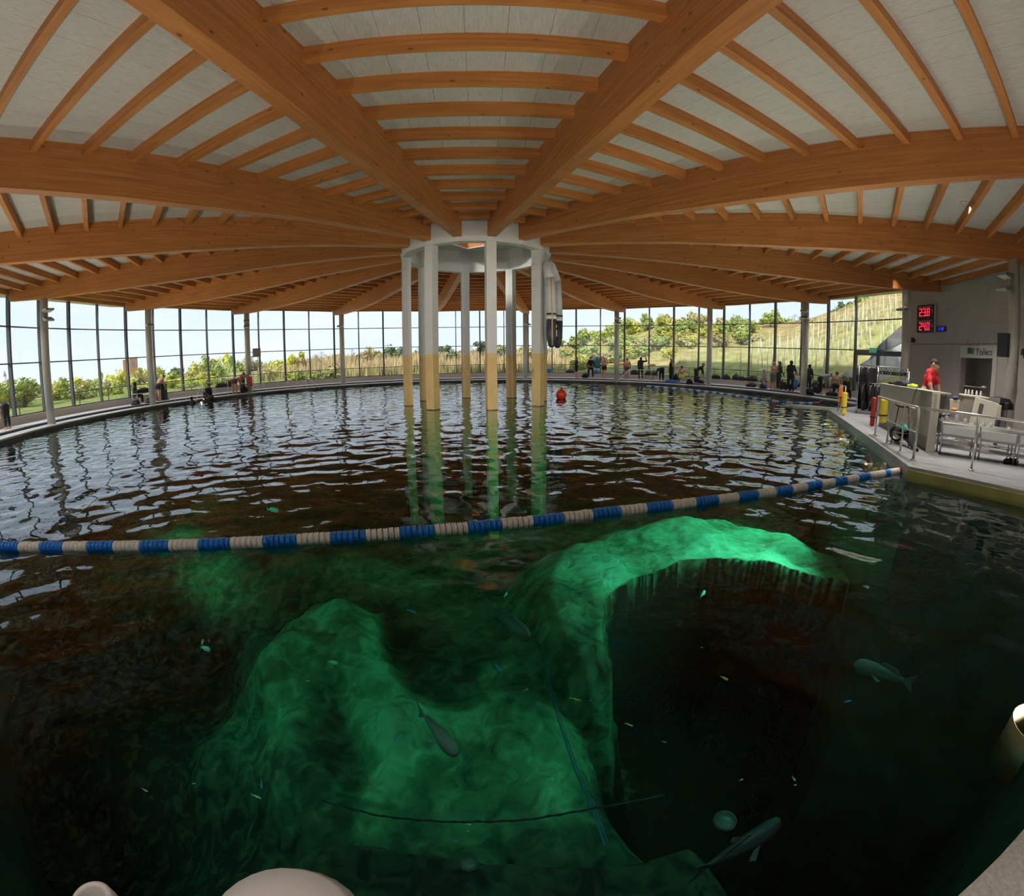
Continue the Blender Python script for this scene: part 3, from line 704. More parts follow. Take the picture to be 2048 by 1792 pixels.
ph = np.radians(np.linspace(-180, 180, 361)); rr = np.concatenate([np.linspace(21.86, 60, 60), np.geomspace(61, 400, 40)])
PH, RR = np.meshgrid(ph, rr); X, Y = RR*np.sin(PH), RR*np.cos(PH); Zt = terrain(X, Y)
al = np.degrees(np.arctan2(X-CAM.x, Y-CAM.y)); Dt = np.hypot(X-CAM.x, Y-CAM.y)
tan_ = np.clip(np.interp(al, [-30, -22, -12, 8, 14, 30, 38, 60], [.15, .5, .95, .95, .45, .25, .5, .5])+.9*(noise2(X, Y, 5, 4, .1)-.5)+np.where(al > 27, sst(42, 56, Dt)*.9-.35, 0), 0, 1)
def grassmat():
    m = bpy.data.materials.new('meadow'); m.use_nodes = True; t = m.node_tree; b = t.nodes['Principled BSDF']; N = t.nodes.new; L = t.links.new
    b.inputs['Roughness'].default_value = 1; b.inputs['Specular IOR Level'].default_value = .05
    at = N('ShaderNodeAttribute'); at.attribute_name = 'dry'
    tc = N('ShaderNodeTexCoord'); n = N('ShaderNodeTexNoise'); n.inputs['Scale'].default_value = .8; n.inputs['Detail'].default_value = 8; L(tc.outputs['Object'], n.inputs['Vector'])
    r = N('ShaderNodeMixRGB'); r.inputs[1].default_value = (.40, .38, .13, 1); r.inputs[2].default_value = (.46, .34, .15, 1); L(at.outputs['Fac'], r.inputs[0])
    mr = N('ShaderNodeMapRange'); mr.inputs[1].default_value = .3; mr.inputs[2].default_value = .7; mr.inputs[3].default_value = .62; mr.inputs[4].default_value = 1.25; L(n.outputs['Fac'], mr.inputs[0])
    h = N('ShaderNodeHueSaturation'); L(r.outputs[0], h.inputs['Color']); L(mr.outputs[0], h.inputs['Value']); L(h.outputs[0], b.inputs['Base Color'])
    return m
gm = put('ground', grid_mesh('ground', X, Y, Zt, grassmat(), {'dry': tan_})); struct(gm, 'meadow and hillside outside the glass', 'ground')

def tz(x, y): return float(terrain(np.array([x], float), np.array([y], float))[0])
def dirpos(al, D): return (CAM.x+D*math.sin(R(al)), CAM.y+D*math.cos(R(al)))
# foliage
def leafmat(name, c, var=.35):
    m = mat(name, c, .9, var=var, vscale=3.5, rnd=.18, spec=.1); t = m.node_tree; b = t.nodes['Principled BSDF']
    return m
LEAF = {'spring': leafmat('leaf_spring', (.56, .54, .13)), 'yellow': leafmat('leaf_yellow', (.70, .68, .13)), 'green': leafmat('leaf_green', (.36, .43, .13)), 'dark': leafmat('leaf_dark', (.15, .20, .11)),
        'olive': leafmat('leaf_olive', (.47, .42, .18)), 'tan': leafmat('leaf_tan', (.46, .36, .18)), 'bare': leafmat('twig_grey', (.30, .27, .22), .2)}
BARK = mat('bark', (.16, .12, .09), .95, var=.3)
def crown_mesh(seed, nq, kind, flat=1.0, core=True):
    rs = np.random.RandomState(seed); m_ = MB()
    cl = [(rs.normal(0, .42, 3)*np.array([1, 1, .8]), .25+.3*rs.rand()) for _ in range(11)]
    for _ in range(nq):
        c, r_ = cl[rs.randint(len(cl))]
        d = rs.normal(0, 1, 3); d /= np.linalg.norm(d); p = c+d*r_*(.6+.45*rs.rand()); p[2] = p[2]*flat
        nrm = Vector(d+rs.normal(0, .6, 3)).normalized(); u = nrm.orthogonal().normalized(); w_ = nrm.cross(u)
        s_ = .09+.11*rs.rand(); P = Vector(p)
        m_.add([P-u*s_*.5, P+w_*s_, P+u*s_*.5, P-w_*s_*.8], [(0, 1, 2, 3)])
    if core:
        for c, r_ in cl: m_.sphere((c[0], c[1], c[2]*flat), r_*.5, 8, 5)
    return m_
def bare_mesh(seed):
    rs = np.random.RandomState(seed); m_ = MB()
    def br(p, d, l, r_, k):
        q = p+d*l; m_.cyl(p, q, r_, r_*.6, 4, caps=False)
        if k:
            for _ in range(4): br(p+d*l*(.5+.5*rs.rand()), (d+Vector(rs.normal(0, .5, 3))).normalized(), l*.62, r_*.55, k-1)
    br(Vector((0, 0, -.9)), Vector((0, 0, 1)), .9, .035, 4); return m_
CROWN = {}
for k in LEAF:
    CROWN[k] = [(bare_mesh(50+i) if k == 'bare' else crown_mesh(100+i*7+len(k), 760, k)).mesh('crown', LEAF[k]) for i in range(3)]
m_ = MB(); m_.tube([(0, 0, 0), (.03, .01, .5), (0, .02, 1)], [.05, .04, .025], 6); TRUNK = m_.mesh('trunk', BARK)
import itertools
_cnt = itertools.count()
LAB = {'spring': 'fresh yellow-green tree', 'yellow': 'bright yellow-green bushy tree', 'green': 'mid green leafy tree', 'dark': 'dark evergreen tree', 'olive': 'olive brown budding tree', 'tan': 'tan leafless scrub tree', 'bare': 'bare grey twiggy tree'}
def tree(al, top_e, D, kind, wid, hgt, where, grp):
    x, y = dirpos(al, D); zt = CAM.z+math.tan(R(top_e))*D; zg = tz(x, y)-.1
    h = max(hgt, 1.0); i = next(_cnt)
    base = min(zg, zt-h*.9)
    t_ = thing('tree', LAB[kind]+' '+where, 'tree', (x, y, zg), random.uniform(0, 6.28), grp)
    ch = h*.5; cz = zt-zg-ch
    o = put('crown', CROWN[kind][i % 3], t_, (0, 0, cz), 0, scale=(wid*.62, wid*.62, ch*.95))
    put('trunk', TRUNK, t_, (0, 0, 0), scale=(max(wid, .8), max(wid, .8), max(cz, .4)))
px2 = lambda x, y: ray_ang(x, y)
def ray_ang(x, y):
    """compass bearing and elevation of a spot in the view, used to lay out the far landscape"""
    a, b = (x-1024)*36/2048, (896-y)*36/2048; r_ = math.hypot(a, b)
    th = -sum(k*r_**i for i, k in enumerate(KK)); d = (_R2*(a/r_)+_U2*(b/r_))*math.sin(th)+_F*math.cos(th)
    return math.degrees(math.atan2(d.x, d.y)), math.degrees(math.asin(d.z))
left = [(30, 778, 'olive'), (75, 776, 'olive'), (110, 772, 'green'), (150, 754, 'spring'), (185, 750, 'spring'), (215, 742, 'yellow'), (242, 737, 'spring'), (262, 738, 'olive'), (290, 733, 'spring'), (318, 730, 'spring'), (345, 733, 'dark'), (365, 728, 'bare'),
        (385, 722, 'spring'), (410, 718, 'olive'), (432, 712, 'green'), (455, 703, 'spring'), (478, 710, 'green'), (505, 714, 'olive'), (535, 716, 'bare'), (556, 708, 'spring'), (585, 703, 'yellow'), (612, 710, 'tan'), (645, 696, 'bare'), (672, 704, 'tan'), (700, 693, 'bare'),
        (728, 698, 'tan'), (752, 694, 'olive'), (787, 688, 'dark'), (808, 698, 'tan'), (838, 690, 'green'), (872, 698, 'tan'), (900, 688, 'dark'), (918, 697, 'tan'), (945, 690, 'bare'), (966, 680, 'dark'), (988, 686, 'dark'), (1005, 690, 'olive'), (1045, 684, 'olive'), (1066, 690, 'tan'), (1090, 692, 'olive'), (1115, 690, 'green')]
for x, y, k in left:
    a_, e_ = ray_ang(x, y); tree(a_, e_, random.uniform(58, 76), k, random.uniform(2.0, 3.2), random.uniform(3.2, 4.8) if k in ('spring', 'yellow', 'green', 'bare') else random.uniform(2.4, 3.2), 'in the belt beyond the lawn', 'trees beyond the glazing')
right = [(1150, 664, 'green'), (1172, 657, 'green'), (1196, 650, 'spring'), (1222, 643, 'green'), (1248, 636, 'green'), (1272, 630, 'spring'), (1296, 627, 'green'), (1322, 627, 'spring'), (1346, 627, 'olive'), (1370, 624, 'olive'), (1394, 628, 'olive'), (1418, 634, 'spring'), (1446, 635, 'olive'), (1472, 631, 'green'), (1500, 633, 'spring'),
         (1541, 618, 'green'), (1560, 630, 'green'), (1588, 624, 'bare'), (1608, 632, 'olive'), (1630, 636, 'olive'), (1678, 600, 'dark'), (1700, 598, 'green'), (1722, 590, 'green'), (1748, 588, 'olive')]
for x, y, k in right:
    a_, e_ = ray_ang(x, y); tree(a_, e_, random.uniform(60, 66) if x < 1640 else 62, k, random.uniform(1.7, 2.6), random.uniform(2.2, 3.4), 'on the crest of the hillside', 'trees on the hill')
for i in range(46):      # shrubs filling the belt
    x = random.uniform(-30, 660); y = random.uniform(745, 765)-(x-300)*.045 if x > 300 else random.uniform(752, 785)
    a_, e_ = ray_ang(x, min(y, 790)); tree(a_, e_, random.uniform(44, 56), random.choice(['spring', 'green', 'yellow', 'spring', 'olive']), random.uniform(1.8, 2.8), 2.4, 'low in the shrub belt beyond the lawn', 'shrubs beyond the glazing')
for i in range(44):
    x = random.uniform(1135, 1520); y = random.uniform(650, 690)+max(0, (1250-x)*.12)
    a_, e_ = ray_ang(x, y); D_ = 60-(y-650)*.28
    xx, yy = dirpos(a_, D_); e2 = math.degrees(math.atan2(tz(xx, yy)+1.5-CAM.z, D_)); tree(a_, e2, D_, random.choice(['green', 'spring', 'green', 'olive']), random.uniform(1.4, 2.2), 1.9, 'among the scrub on the hillside', 'shrubs on the hill')
# dry reeds: nobody could count them
rs = np.random.RandomState(3); m_ = MB(); NB = 9000
al_ = rs.uniform(-27, 14, NB); D_ = rs.uniform(46, 74, NB)**1.0; xs = CAM.x+D_*np.sin(np.radians(al_)); ys = CAM.y+D_*np.cos(np.radians(al_)); zs = terrain(xs, ys)
hh = rs.uniform(.7, 1.5, NB)*np.interp(al_, [-27, -20, 10, 14], [.5, 1, 1, .6]); w_ = rs.uniform(.05, .14, NB); lx = rs.normal(0, .12, NB); ta = rs.uniform(0, 3.14, NB)
vv = np.stack([np.stack([xs-w_*np.cos(ta), ys-w_*np.sin(ta), zs-.1], 1), np.stack([xs+w_*np.cos(ta), ys+w_*np.sin(ta), zs-.1], 1), np.stack([xs+lx, ys, zs+hh], 1)], 1).reshape(-1, 3)
m_.add(vv.tolist(), [(3*i, 3*i+1, 3*i+2) for i in range(NB)])
o = m_.build('reed_field', mat('dry_reed', (.56, .43, .23), .95, var=.45, vscale=.5)); tag(o, 'tall dry beige reeds and grass beyond the glazing', 'reeds'); o['kind'] = 'stuff'
# planting stakes on the slope
STK = mat('pale_green_sleeve', (.66, .72, .50), .6, rnd=.12)
m_ = MB(); m_.lathe([(0, 0), (.045, 0), (.045, 1.25), (.03, 1.27), (.018, 1.30), (.018, 1.85), (0, 1.9)], 6); STAKE = m_.mesh('stake', STK)
for row in range(12):
    D_ = 29.5+row*2.0
    for a_ in np.arange(29.5+row*.35, 52.5, 1.32-row*.03):
        aa = a_+random.uniform(-.25, .25)+row*.33
        if row > 8 and aa < 41 or (aa > 43.2 and D_ < 36.5): continue
        x, y = dirpos(aa, D_+random.uniform(-.4, .4))
        if math.hypot(x, y) < 24: continue
        o = put('planting_stake', STAKE, None, (x, y, tz(x, y)-.05), 0, rot=(random.uniform(-.05, .05), random.uniform(-.05, .05), 0))
        tag(o, 'pale sapling stake with sleeve standing in rows on the grassy slope', 'stake', 'sapling stakes on the slope')
def at_dist(x, y, D):
    a_, e_ = ray_ang(x, y); p = dirpos(a_, D); return Vector((p[0], p[1], CAM.z+math.tan(R(e_))*D))
# ramp
m_ = MB(); D_ = 32.5
ft = [at_dist(x, y, D_) for x, y in ((1680, 752), (1740, 716), (1815, 672), (1815, 770))]; out_ = Vector((math.sin(R(48)), math.cos(R(48)), 0))*2.2
m_.add(ft+[p+out_ for p in ft], [(0, 1, 2, 3), (7, 6, 5, 4), (0, 1, 5, 4), (1, 2, 6, 5), (2, 3, 7, 6), (3, 0, 4, 7)])
rw = m_.build('ramp_wall', mat('pale_concrete', (.60, .58, .56), .9, var=.06)); tag(rw, 'sloping pale concrete ramp wall outside the glass door', 'wall')
m_ = MB(); ft = [at_dist(x, y, D_-.1) for x, y in ((1735, 722), (1758, 690), (1815, 640), (1815, 678))]; out_ *= .1
m_.add(ft+[p+out_ for p in ft], [(0, 1, 2, 3), (7, 6, 5, 4), (0, 1, 5, 4), (1, 2, 6, 5), (2, 3, 7, 6), (3, 0, 4, 7)])
m_.build('cladding', mat('slate_cladding', (.20, .19, .20), .8, var=.15), rw)
# minaret and brick tower far away
STW = mat('white_stone', (.80, .80, .78), .7); LEAD = mat('lead_roof', (.22, .25, .30), .5)
bx = at_dist(13, 790, 190); topz = at_dist(11.5, 739, 190).z; H = topz-bx.z+2
t_ = thing('minaret', 'slender white tower with a pointed grey spire far behind the trees', 'tower', (bx.x, bx.y, bx.z-2))
m_ = MB(); m_.lathe([(0, 0), (.85, 0), (.85, H*.45), (.8, H*.5), (.78, H*.62), (0, H*.62)], 12); m_.build('shaft', STW, t_)
m_ = MB(); m_.lathe([(.78, H*.60), (1.2, H*.63), (1.2, H*.67), (.7, H*.67)], 12); m_.build('balcony', STW, t_)
m_ = MB(); m_.lathe([(.6, H*.66), (.6, H*.80), (0, H*.80)], 12); m_.build('lantern', STW, t_)
m_ = MB(); m_.lathe([(.68, H*.79), (.3, H*.9), (.0, H*1.0)], 12); m_.build('spire', LEAD, t_)
BRK_ = mat('orange_brick', (.50, .25, .12), .9, var=.12, vscale=2)
p0 = at_dist(262, 745, 150); t_ = thing('brick_building', 'orange brick tower block rising above the trees', 'building', (p0.x, p0.y, p0.z-4), R(42))
zt = at_dist(262, 719, 150).z-p0.z+4
m_ = MB(); m_.bbox((-.3, -2, 0), (2.1, 2, zt+.3), .05); m_.build('tower_block', BRK_, t_)
m_ = MB(); m_.bbox((-2.2, -2, 0), (-.35, 2, zt), .05); m_.build('side_block', BRK_, t_)
m_ = MB(); m_.bbox((-.45, -2.15, zt+.3), (2.25, 2.15, zt+.6), .05); m_.build('parapet', STW, t_)
for i in range(3):
    m_ = MB(); m_.bbox((.2+i*.6, -2.06, zt-2.2), (.55+i*.6, -1.98, zt-.6), .01); m_.build('window', LEAD, t_)
# glass balustrade on the terrace outside
RB = 22.35
m_ = MB(); chB = 2*RB*math.sin(R(2.8125)); m_.cyl((-chB/2, 0, 1.40), (chB/2, 0, 1.40), .028, n=8); RAILM = m_.mesh('handrail', ALU)
m_ = MB(); m_.bbox((-.02, -.03, .25), (.02, .03, 1.40), .005); BPOST = m_.mesh('post', ALU)
m_ = MB(); m_.box((-chB/2+.05, -.006, .38), (chB/2-.05, .006, 1.32)); BPANE = m_.mesh('pane', GLASSB)
for b in range(-6, 4):
    t_ = thing('balustrade', 'glass balustrade with dark handrail on the terrace outside the windows', 'railing', (0,0,0), 0, 'terrace balustrades')
    for k in range(4*b-2, 4*b+2):
        if k >= 14: continue
        c = 5.625*(k+1.0); put('handrail', RAILM, t_, pol(RB*math.cos(R(2.81)), c), prz(c)); put('pane', BPANE, t_, pol(RB*math.cos(R(2.81)), c), prz(c))
        put('post', BPOST, t_, pol(RB, c-2.8125), prz(c-2.8125))

# ================================================================== entrance door in the facade
D_A, D_B = 84.375, 94.2
def chord(d0, d1, r=RF): return Vector(pol(r, d0)), Vector(pol(r, d1))
door = struct(put('door_1', None), 'double glass door in a dark metal frame at the end of the glazing', 'door')
def fbox(p, q, z0, z1, dep, name, mt, parent):
    p = Vector(p); q = Vector(q); d = (q-p).normalized(); L_ = (q-p).length; rz = math.atan2(d.y, d.x)
    m_ = MB(); m_.bbox((0, -dep/2, z0), (L_, dep/2, z1), .006); return m_.build(name, mt, parent, (p.x, p.y, 0), rz)
P0, P1 = chord(D_A, D_B); du = (P1-P0).normalized(); LD = (P1-P0).length
fbox(P0, P1, 2.78, 3.04, .16, 'head_frame', ALU, door); fbox(P0, P0+du*.16, ZD, 3.0, .16, 'jamb', ALU, door); fbox(P1-du*.16, P1, ZD, 6.4, .16, 'jamb', ALU, door)
fbox(P0+du*(LD/2-.09), P0+du*(LD/2+.09), ZD, 2.8, .14, 'meeting_stile', ALU, door)
for a_, b_ in ((.16, LD/2-.09), (LD/2+.09, LD-.16)):
    fbox(P0+du*a_, P0+du*b_, ZD+.02, ZD+.2, .1, 'bottom_rail', ALU, door)
    q0, q1 = P0+du*a_, P0+du*b_; m_ = MB(); L_ = (q1-q0).length; m_.box((0, -.008, ZD+.2), (L_, .008, 2.78)); m_.build('pane', GLASS, door, (q0.x, q0.y, 0), math.atan2(du.y, du.x))
    fbox(P0+du*((a_+b_)/2-.3 if a_ < 1 else b_-.3), P0+du*((a_+b_)/2-.27 if a_ < 1 else b_-.27), 1.0, 1.5, .22, 'handle', STAIN, door)
w_end = struct(put('window_13', None), 'narrow glazing strip above the glass door', 'window')
Q0, Q1 = chord(90.0, D_B)
for z0, z1 in ((ZL+.02, ZU-.02), (ZU+.02, 6.4)):
    m_ = MB(); L_ = (Q1-Q0).length; m_.box((0, -.008, z0), (L_, .008, z1)); m_.build('pane', GLASS, w_end, (Q0.x, Q0.y, 0), math.atan2((Q1-Q0).y, (Q1-Q0).x))
for z in (ZU, 6.4): fbox(Q0, Q1, z-.027, z+.027, .12, 'transom', ALU, w_end)
EXG = emit('exit_green', (.08, .45, .22), .35)
p = Vector(pol(RF-.28, 88.6, 3.06)); t_ = thing('exit_sign', 'small green exit sign above the glass door', 'sign', p, prz(88.6))
m_ = MB(); m_.bbox((-.26, -.04, -.13), (.26, .04, .13), .01); m_.build('box', EXG, t_)
m_ = MB(); m_.box((-.2, -.046, -.02), (.02, -.041, .02)); m_.prism([(.02, -.07), (.12, 0), (.02, .07)], -.046, -.041, mat=Matrix(((1,0,0,0),(0,0,1,0),(0,1,0,0),(0,0,0,1)))); m_.build('arrow', WHITEP, t_)

# ================================================================== wall displays
def on_wall(d0, z, r=RF): return Vector(pol(r, d0, z)), prz(d0)
LEDR = emit('red_led', (1.0, .02, .06), 1.6); LEDB = emit('blue_led', (.03, .03, 1.0), 1.3); DISP = mat('display_black', (.035, .012, .018), .35); DISPB = mat('display_navy', (.02, .015, .10), .35)
SEG = {'0': 'abcdef', '1': 'bc', '2': 'abged', '3': 'abgcd', '4': 'fgbc', '5': 'afgcd', '6': 'afgedc', '7': 'abc', '8': 'abcdefg', '9': 'abcdfg'}
def digit(mb, ch, x, z, w_, h, t, y):
    for s in SEG[ch]:
        b = {'a': (0, h-t, w_, h), 'g': (0, h/2-t/2, w_, h/2+t/2), 'd': (0, 0, w_, t), 'f': (0, h/2, t, h), 'e': (0, 0, t, h/2), 'b': (w_-t, h/2, w_, h), 'c': (w_-t, 0, w_, h/2)}[s]
        mb.box((x+b[0], y-.012, z+b[1]), (x+b[2], y, z+b[3]))
pd, rz = on_wall(99.25-.84, 4.0); t_ = thing('temperature_display', 'black wall display with red digits 23.8 and 24.0', 'display', pd, rz)
W_, H_ = 1.24, 1.34
m_ = MB(); m_.bbox((-W_/2, -.14, 0), (W_/2, -.02, H_), .015); m_.build('case', DISP, t_)
m_ = MB(); m_.bbox((W_/2, -.13, .0), (W_/2+.07, -.02, H_), .01); m_.build('side_profile', FRAMEL, t_)
for z, txt in ((.79, '238'), (.10, '240')):
    for i, c in enumerate(txt): m_ = MB(); digit(m_, c, -.42+i*.255+(.03 if i == 2 else 0), z, .19, .38, .045, -.141); m_.build('digit', LEDR, t_)
    m_ = MB(); m_.box((-.42+.255+.205, -.153, z), (-.42+.255+.25, -.141, z+.05)); m_.build('decimal_point', LEDR, t_)
    m_ = MB(); m_.box((-.52, -.148, z+.43), (.44, -.141, z+.465)); m_.build('caption_line', FRAMEL, t_)
def text(name, s, size, mt, parent, loc, rot, ext=.004):
    cu = bpy.data.curves.new(name, 'FONT'); cu.body = s; cu.size = size; cu.extrude = ext; cu.resolution_u = 3
    o = bpy.data.objects.new(name, cu); COL.objects.link(o); dg = bpy.context.evaluated_depsgraph_get()
    me = bpy.data.meshes.new_from_object(o.evaluated_get(dg)); bpy.data.objects.remove(o); me.materials.clear(); me.materials.append(mt)
    return put(name, me, parent, loc, rot=rot)
for z in (.95, .26): text('unit_lettering', '°C', .2, FRAMEL, t_, (.36, -.146, z), (R(90), 0, 0))
pd, rz = on_wall(102.1-.84, 4.02); t_ = thing('clock_display', 'small dark blue digital clock on the concrete wall', 'clock', pd, rz)
m_ = MB(); m_.bbox((-.30, -.09, 0), (.30, -.01, .24), .01); m_.build('case', DISPB, t_)
for i, c in enumerate('1110'): m_ = MB(); digit(m_, c, -.20+i*.105, .06, .07, .13, .022, -.091); m_.build('digit', LEDB, t_)
pd, rz = on_wall(96.8-.84, 3.62); t_ = thing('wall_camera', 'small black security camera on the concrete wall below the temperature display', 'camera', pd, rz)
m_ = MB(); m_.bbox((-.1, -.16, -.10), (.06, -.01, .12), .02); m_.build('mount', BLACK, t_)
m_ = MB(); m_.cyl((.05, -.14, .0), (.22, -.24, -.06), .07, .08, 14); m_.build('lens_barrel', BLACK, t_)
# Toilets lettering and pictogram
a_ = (D0+D1)/2
SGT = mat('sign_lettering', (.10, .11, .11), .6); SGG = mat('sign_green', (.06, .16, .09), .6)
ps, rz = Vector(pol(RF-.09, 109.05, 3.0)), prz(109.05)
inv = sign.matrix_world.inverted()
text('lettering', 'Toilets', .40, SGT, sign, (Vector(pol(RF-.075, 108.9, 2.96))-Vector((0, 0, 0))) + Matrix.Rotation(prz(108.9), 3, 'Z') @ Vector((-.42, 0, 0)), (R(90), 0, prz(108.9)))
for i in range(3):
    m_ = MB(); x = i*.15; m_.box((x, -.006, 0), (x+.12, .0, .26)); m_.build('pictogram', SGG, sign, Vector(pol(RF-.078, 106.3, 3.0)), prz(106.3))

# ================================================================== railings on the platform
def pf(t, n, z=0.0): p = K_+TT*t+NN*n; return Vector((p.x, p.y, z))
def ps_(s, n, z=0.0): p = Vector((7.98, -13.03))+SS.normalized()*s+Vector((SS.normalized().y, -SS.normalized().x))*(-n); return Vector((p.x, p.y, z))
def railing(name, label, posts, top, mids=(), r=.022, ends=()):
    t_ = thing(name, label, 'railing', posts[0])
    o = posts[0]
    for p in posts:
        m_ = MB(); m_.cyl(p-o, p-o+Vector((0, 0, top-p.z)), r*1.05, n=10); m_.lathe([(0, .0), (.06, .0), (.06, .012), (r, .02)], 12, c=tuple(p-o)); m_.build('post', STAIN, t_)
    for z in (top,)+tuple(mids):
        pts = [Vector((p.x-o.x, p.y-o.y, z-o.z)) for p in posts]; m_ = MB(); m_.tube(pts, r*1.25 if z == top else r*.55, 10); m_.build('handrail' if z == top else 'mid_rail', STAIN, t_)
    return t_
railing('platform_railing', 'stainless steel railing along the platform edge in front of the reception counter', [pf(.74, .30, ZD), pf(1.5, .25, ZD), pf(2.65, .25, ZD), pf(4.0, .27, ZD)], 1.18, (.72,))
railing('platform_railing', 'stainless steel railing in front of the steel wash tables', [ps_(0, 0, ZD), ps_(1.13, 0, ZD), ps_(2.26, 0, ZD), ps_(3.3, 0, ZD)], 1.18, ())
railing('platform_railing', 'short stainless railing with padded end beside the wetsuit rack', [pf(9.2, .3, ZD), pf(10.0, .3, ZD), pf(10.5, .3, ZD)], 1.22, (.85, .5))
REDF = mat('red_foam', (.62, .06, .05), .8, var=.08); YELF = mat('yellow_foam', (.80, .60, .03), .7, var=.06); ORF = mat('orange_foam', (.85, .22, .05), .7)
def pad(label, p, mt, w_, z0, z1, rz, name='rescue_board'):
    t_ = thing(name, label, 'float', (p.x, p.y, z0), rz)
    m_ = MB(); m_.bbox((-w_/2, -.05, 0), (w_/2, .05, z1-z0), .03); m_.build('foam', mt, t_)
    m_ = MB(); m_.bbox((-w_/2-.006, -.056, (z1-z0)*.30), (w_/2+.006, .056, (z1-z0)*.30+.03), .004); m_.build('strap', BLACK, t_)
rzp = math.atan2(TT.y, TT.x)
pad('red foam rescue board strapped to the railing end by the reception counter', pf(4.02, .17), REDF, .12, .42, 1.16, rzp+.6)
pad('yellow foam rescue board hanging inside the railing end by the reception counter', pf(3.84, .40), YELF, .26, .55, 1.14, rzp-.8)
pad('orange-red foam rescue board on the padded railing end by the wetsuit rack', pf(9.25, .14), ORF, .16, .62, 1.22, rzp+.6)
pad('yellow foam rescue board on the padded railing end by the wetsuit rack', pf(9.02, .26), YELF, .26, .24, 1.02, rzp-.7)

# ================================================================== reception
BEIGE = mat('beige_laminate', (.46, .435, .37), .5, var=.04); CREAM = mat('cream_laminate', (.66, .63, .52), .5)
DARKW = mat('dark_desk_top', (.075, .055, .05), .5); CHAIRB = mat('chair_brown_black', (.05, .04, .038), .5)
NC = Vector((9.27, -12.42))
def cf(t, n, z=0.0): p = NC+TT*t+NN*n; return Vector((p.x, p.y, z))
rt = math.atan2(TT.y, TT.x)         # local X along the counter, local -Y towards the back
t_ = thing('reception_counter', 'long beige reception counter behind the railing', 'counter', cf(0, 0, ZD), rt)
m_ = MB(); m_.bbox((0.0, -.14, .30), (4.9, 0, 1.24), .01); m_.build('front_panel', BEIGE, t_)
m_ = MB(); m_.bbox((.12, -.13, .0), (4.8, -.03, .30), .01); m_.build('plinth', mat('plinth_grey', (.30, .28, .25), .7), t_)
m_ = MB(); m_.bbox((-.03, -.42, 1.24), (4.95, .04, 1.28), .008); m_.build('worktop', BEIGE, t_)
m_ = MB(); m_.bbox((-.05, -.16, .0), (.0, .03, 1.25), .006); m_.build('end_panel', CREAM, t_)
t_ = thing('reception_desk', 'dark topped desk with a cream back screen behind the counter', 'desk', (12.30, -10.75, ZD), R(-58))
m_ = MB(); m_.bbox((-.2, -.62, .70), (1.6, .08, .76), .01); m_.build('desk_top', DARKW, t_)
m_ = MB(); m_.bbox((-.2, .0, .76), (1.6, .08, 1.06), .01); m_.build('screen_panel', CREAM, t_)
for x in (-.15, 1.5):
    m_ = MB(); m_.bbox((x, -.58, 0), (x+.06, .04, .70), .005); m_.build('leg', DARKW, t_)
t_ = thing('drawer_unit', 'grey drawer unit under the dark desk', 'drawers', (12.78, -11.75, ZD), R(122))
m_ = MB(); m_.bbox((0, -.5, 0), (.42, 0, .62), .01); m_.build('body', mat('unit_grey', (.25, .23, .22), .5), t_)
for i in range(3):
    m_ = MB(); m_.bbox((.02, .0, .03+i*.2), (.40, .02, .2+i*.2), .005); d_ = m_.build('drawer', FRAMEL, t_); m_ = MB(); m_.bbox((.14, .02, .1+i*.2), (.28, .035, .12+i*.2), .003); m_.build('handle', STAIN, d_)
# side panel and leaning board
p = Vector((11.42, -12.18, ZD)); t_ = thing('counter_end', 'beige upright counter end beside the leaning white board', 'counter', p, R(-50))
m_ = MB(); m_.bbox((-.30, -.32, 0), (.30, .32, 1.22), .01); m_.build('carcass', BEIGE, t_)
m_ = MB(); m_.bbox((-.33, -.35, 1.22), (.33, .35, 1.26), .008); m_.build('worktop', CREAM, t_)
for i in range(5):
    c = Vector((11.42, -12.18, ZD+1.26))+Matrix.Rotation(R(-50), 3, 'Z') @ Vector((-.2+i*.09, random.uniform(-.2, .2), 0)); m_ = MB(); m_.lathe([(0, 0), (.028, 0), (.03, .06), (.018, .09), (.018, .12), (0, .12)], 10)
    tag(m_.build('small_bottle', WHITEP, None, c), 'small white bottle on top of the beige counter end', 'bottle', 'bottles on the counter end')
t_ = thing('white_board', 'white board with a small dark notice leaning against the counter end', 'board', (11.02, -12.62, ZD), R(-52)); t_.rotation_euler = (R(-8), R(9), R(-52))
m_ = MB(); m_.bbox((-.30, -.02, .2), (.30, .02, 1.22), .008); m_.build('panel', mat('ivory_board', (.80, .77, .66), .5), t_)
m_ = MB(); m_.box((-.17, .02, .86), (-.06, .026, 1.1)); m_.build('notice', mat('notice_grey', (.16, .14, .15), .6), t_)
m_ = MB(); m_.box((-.17, -.026, .86), (-.06, -.02, 1.1)); m_.build('notice', mat('notice_grey2', (.16, .14, .15), .6), t_)
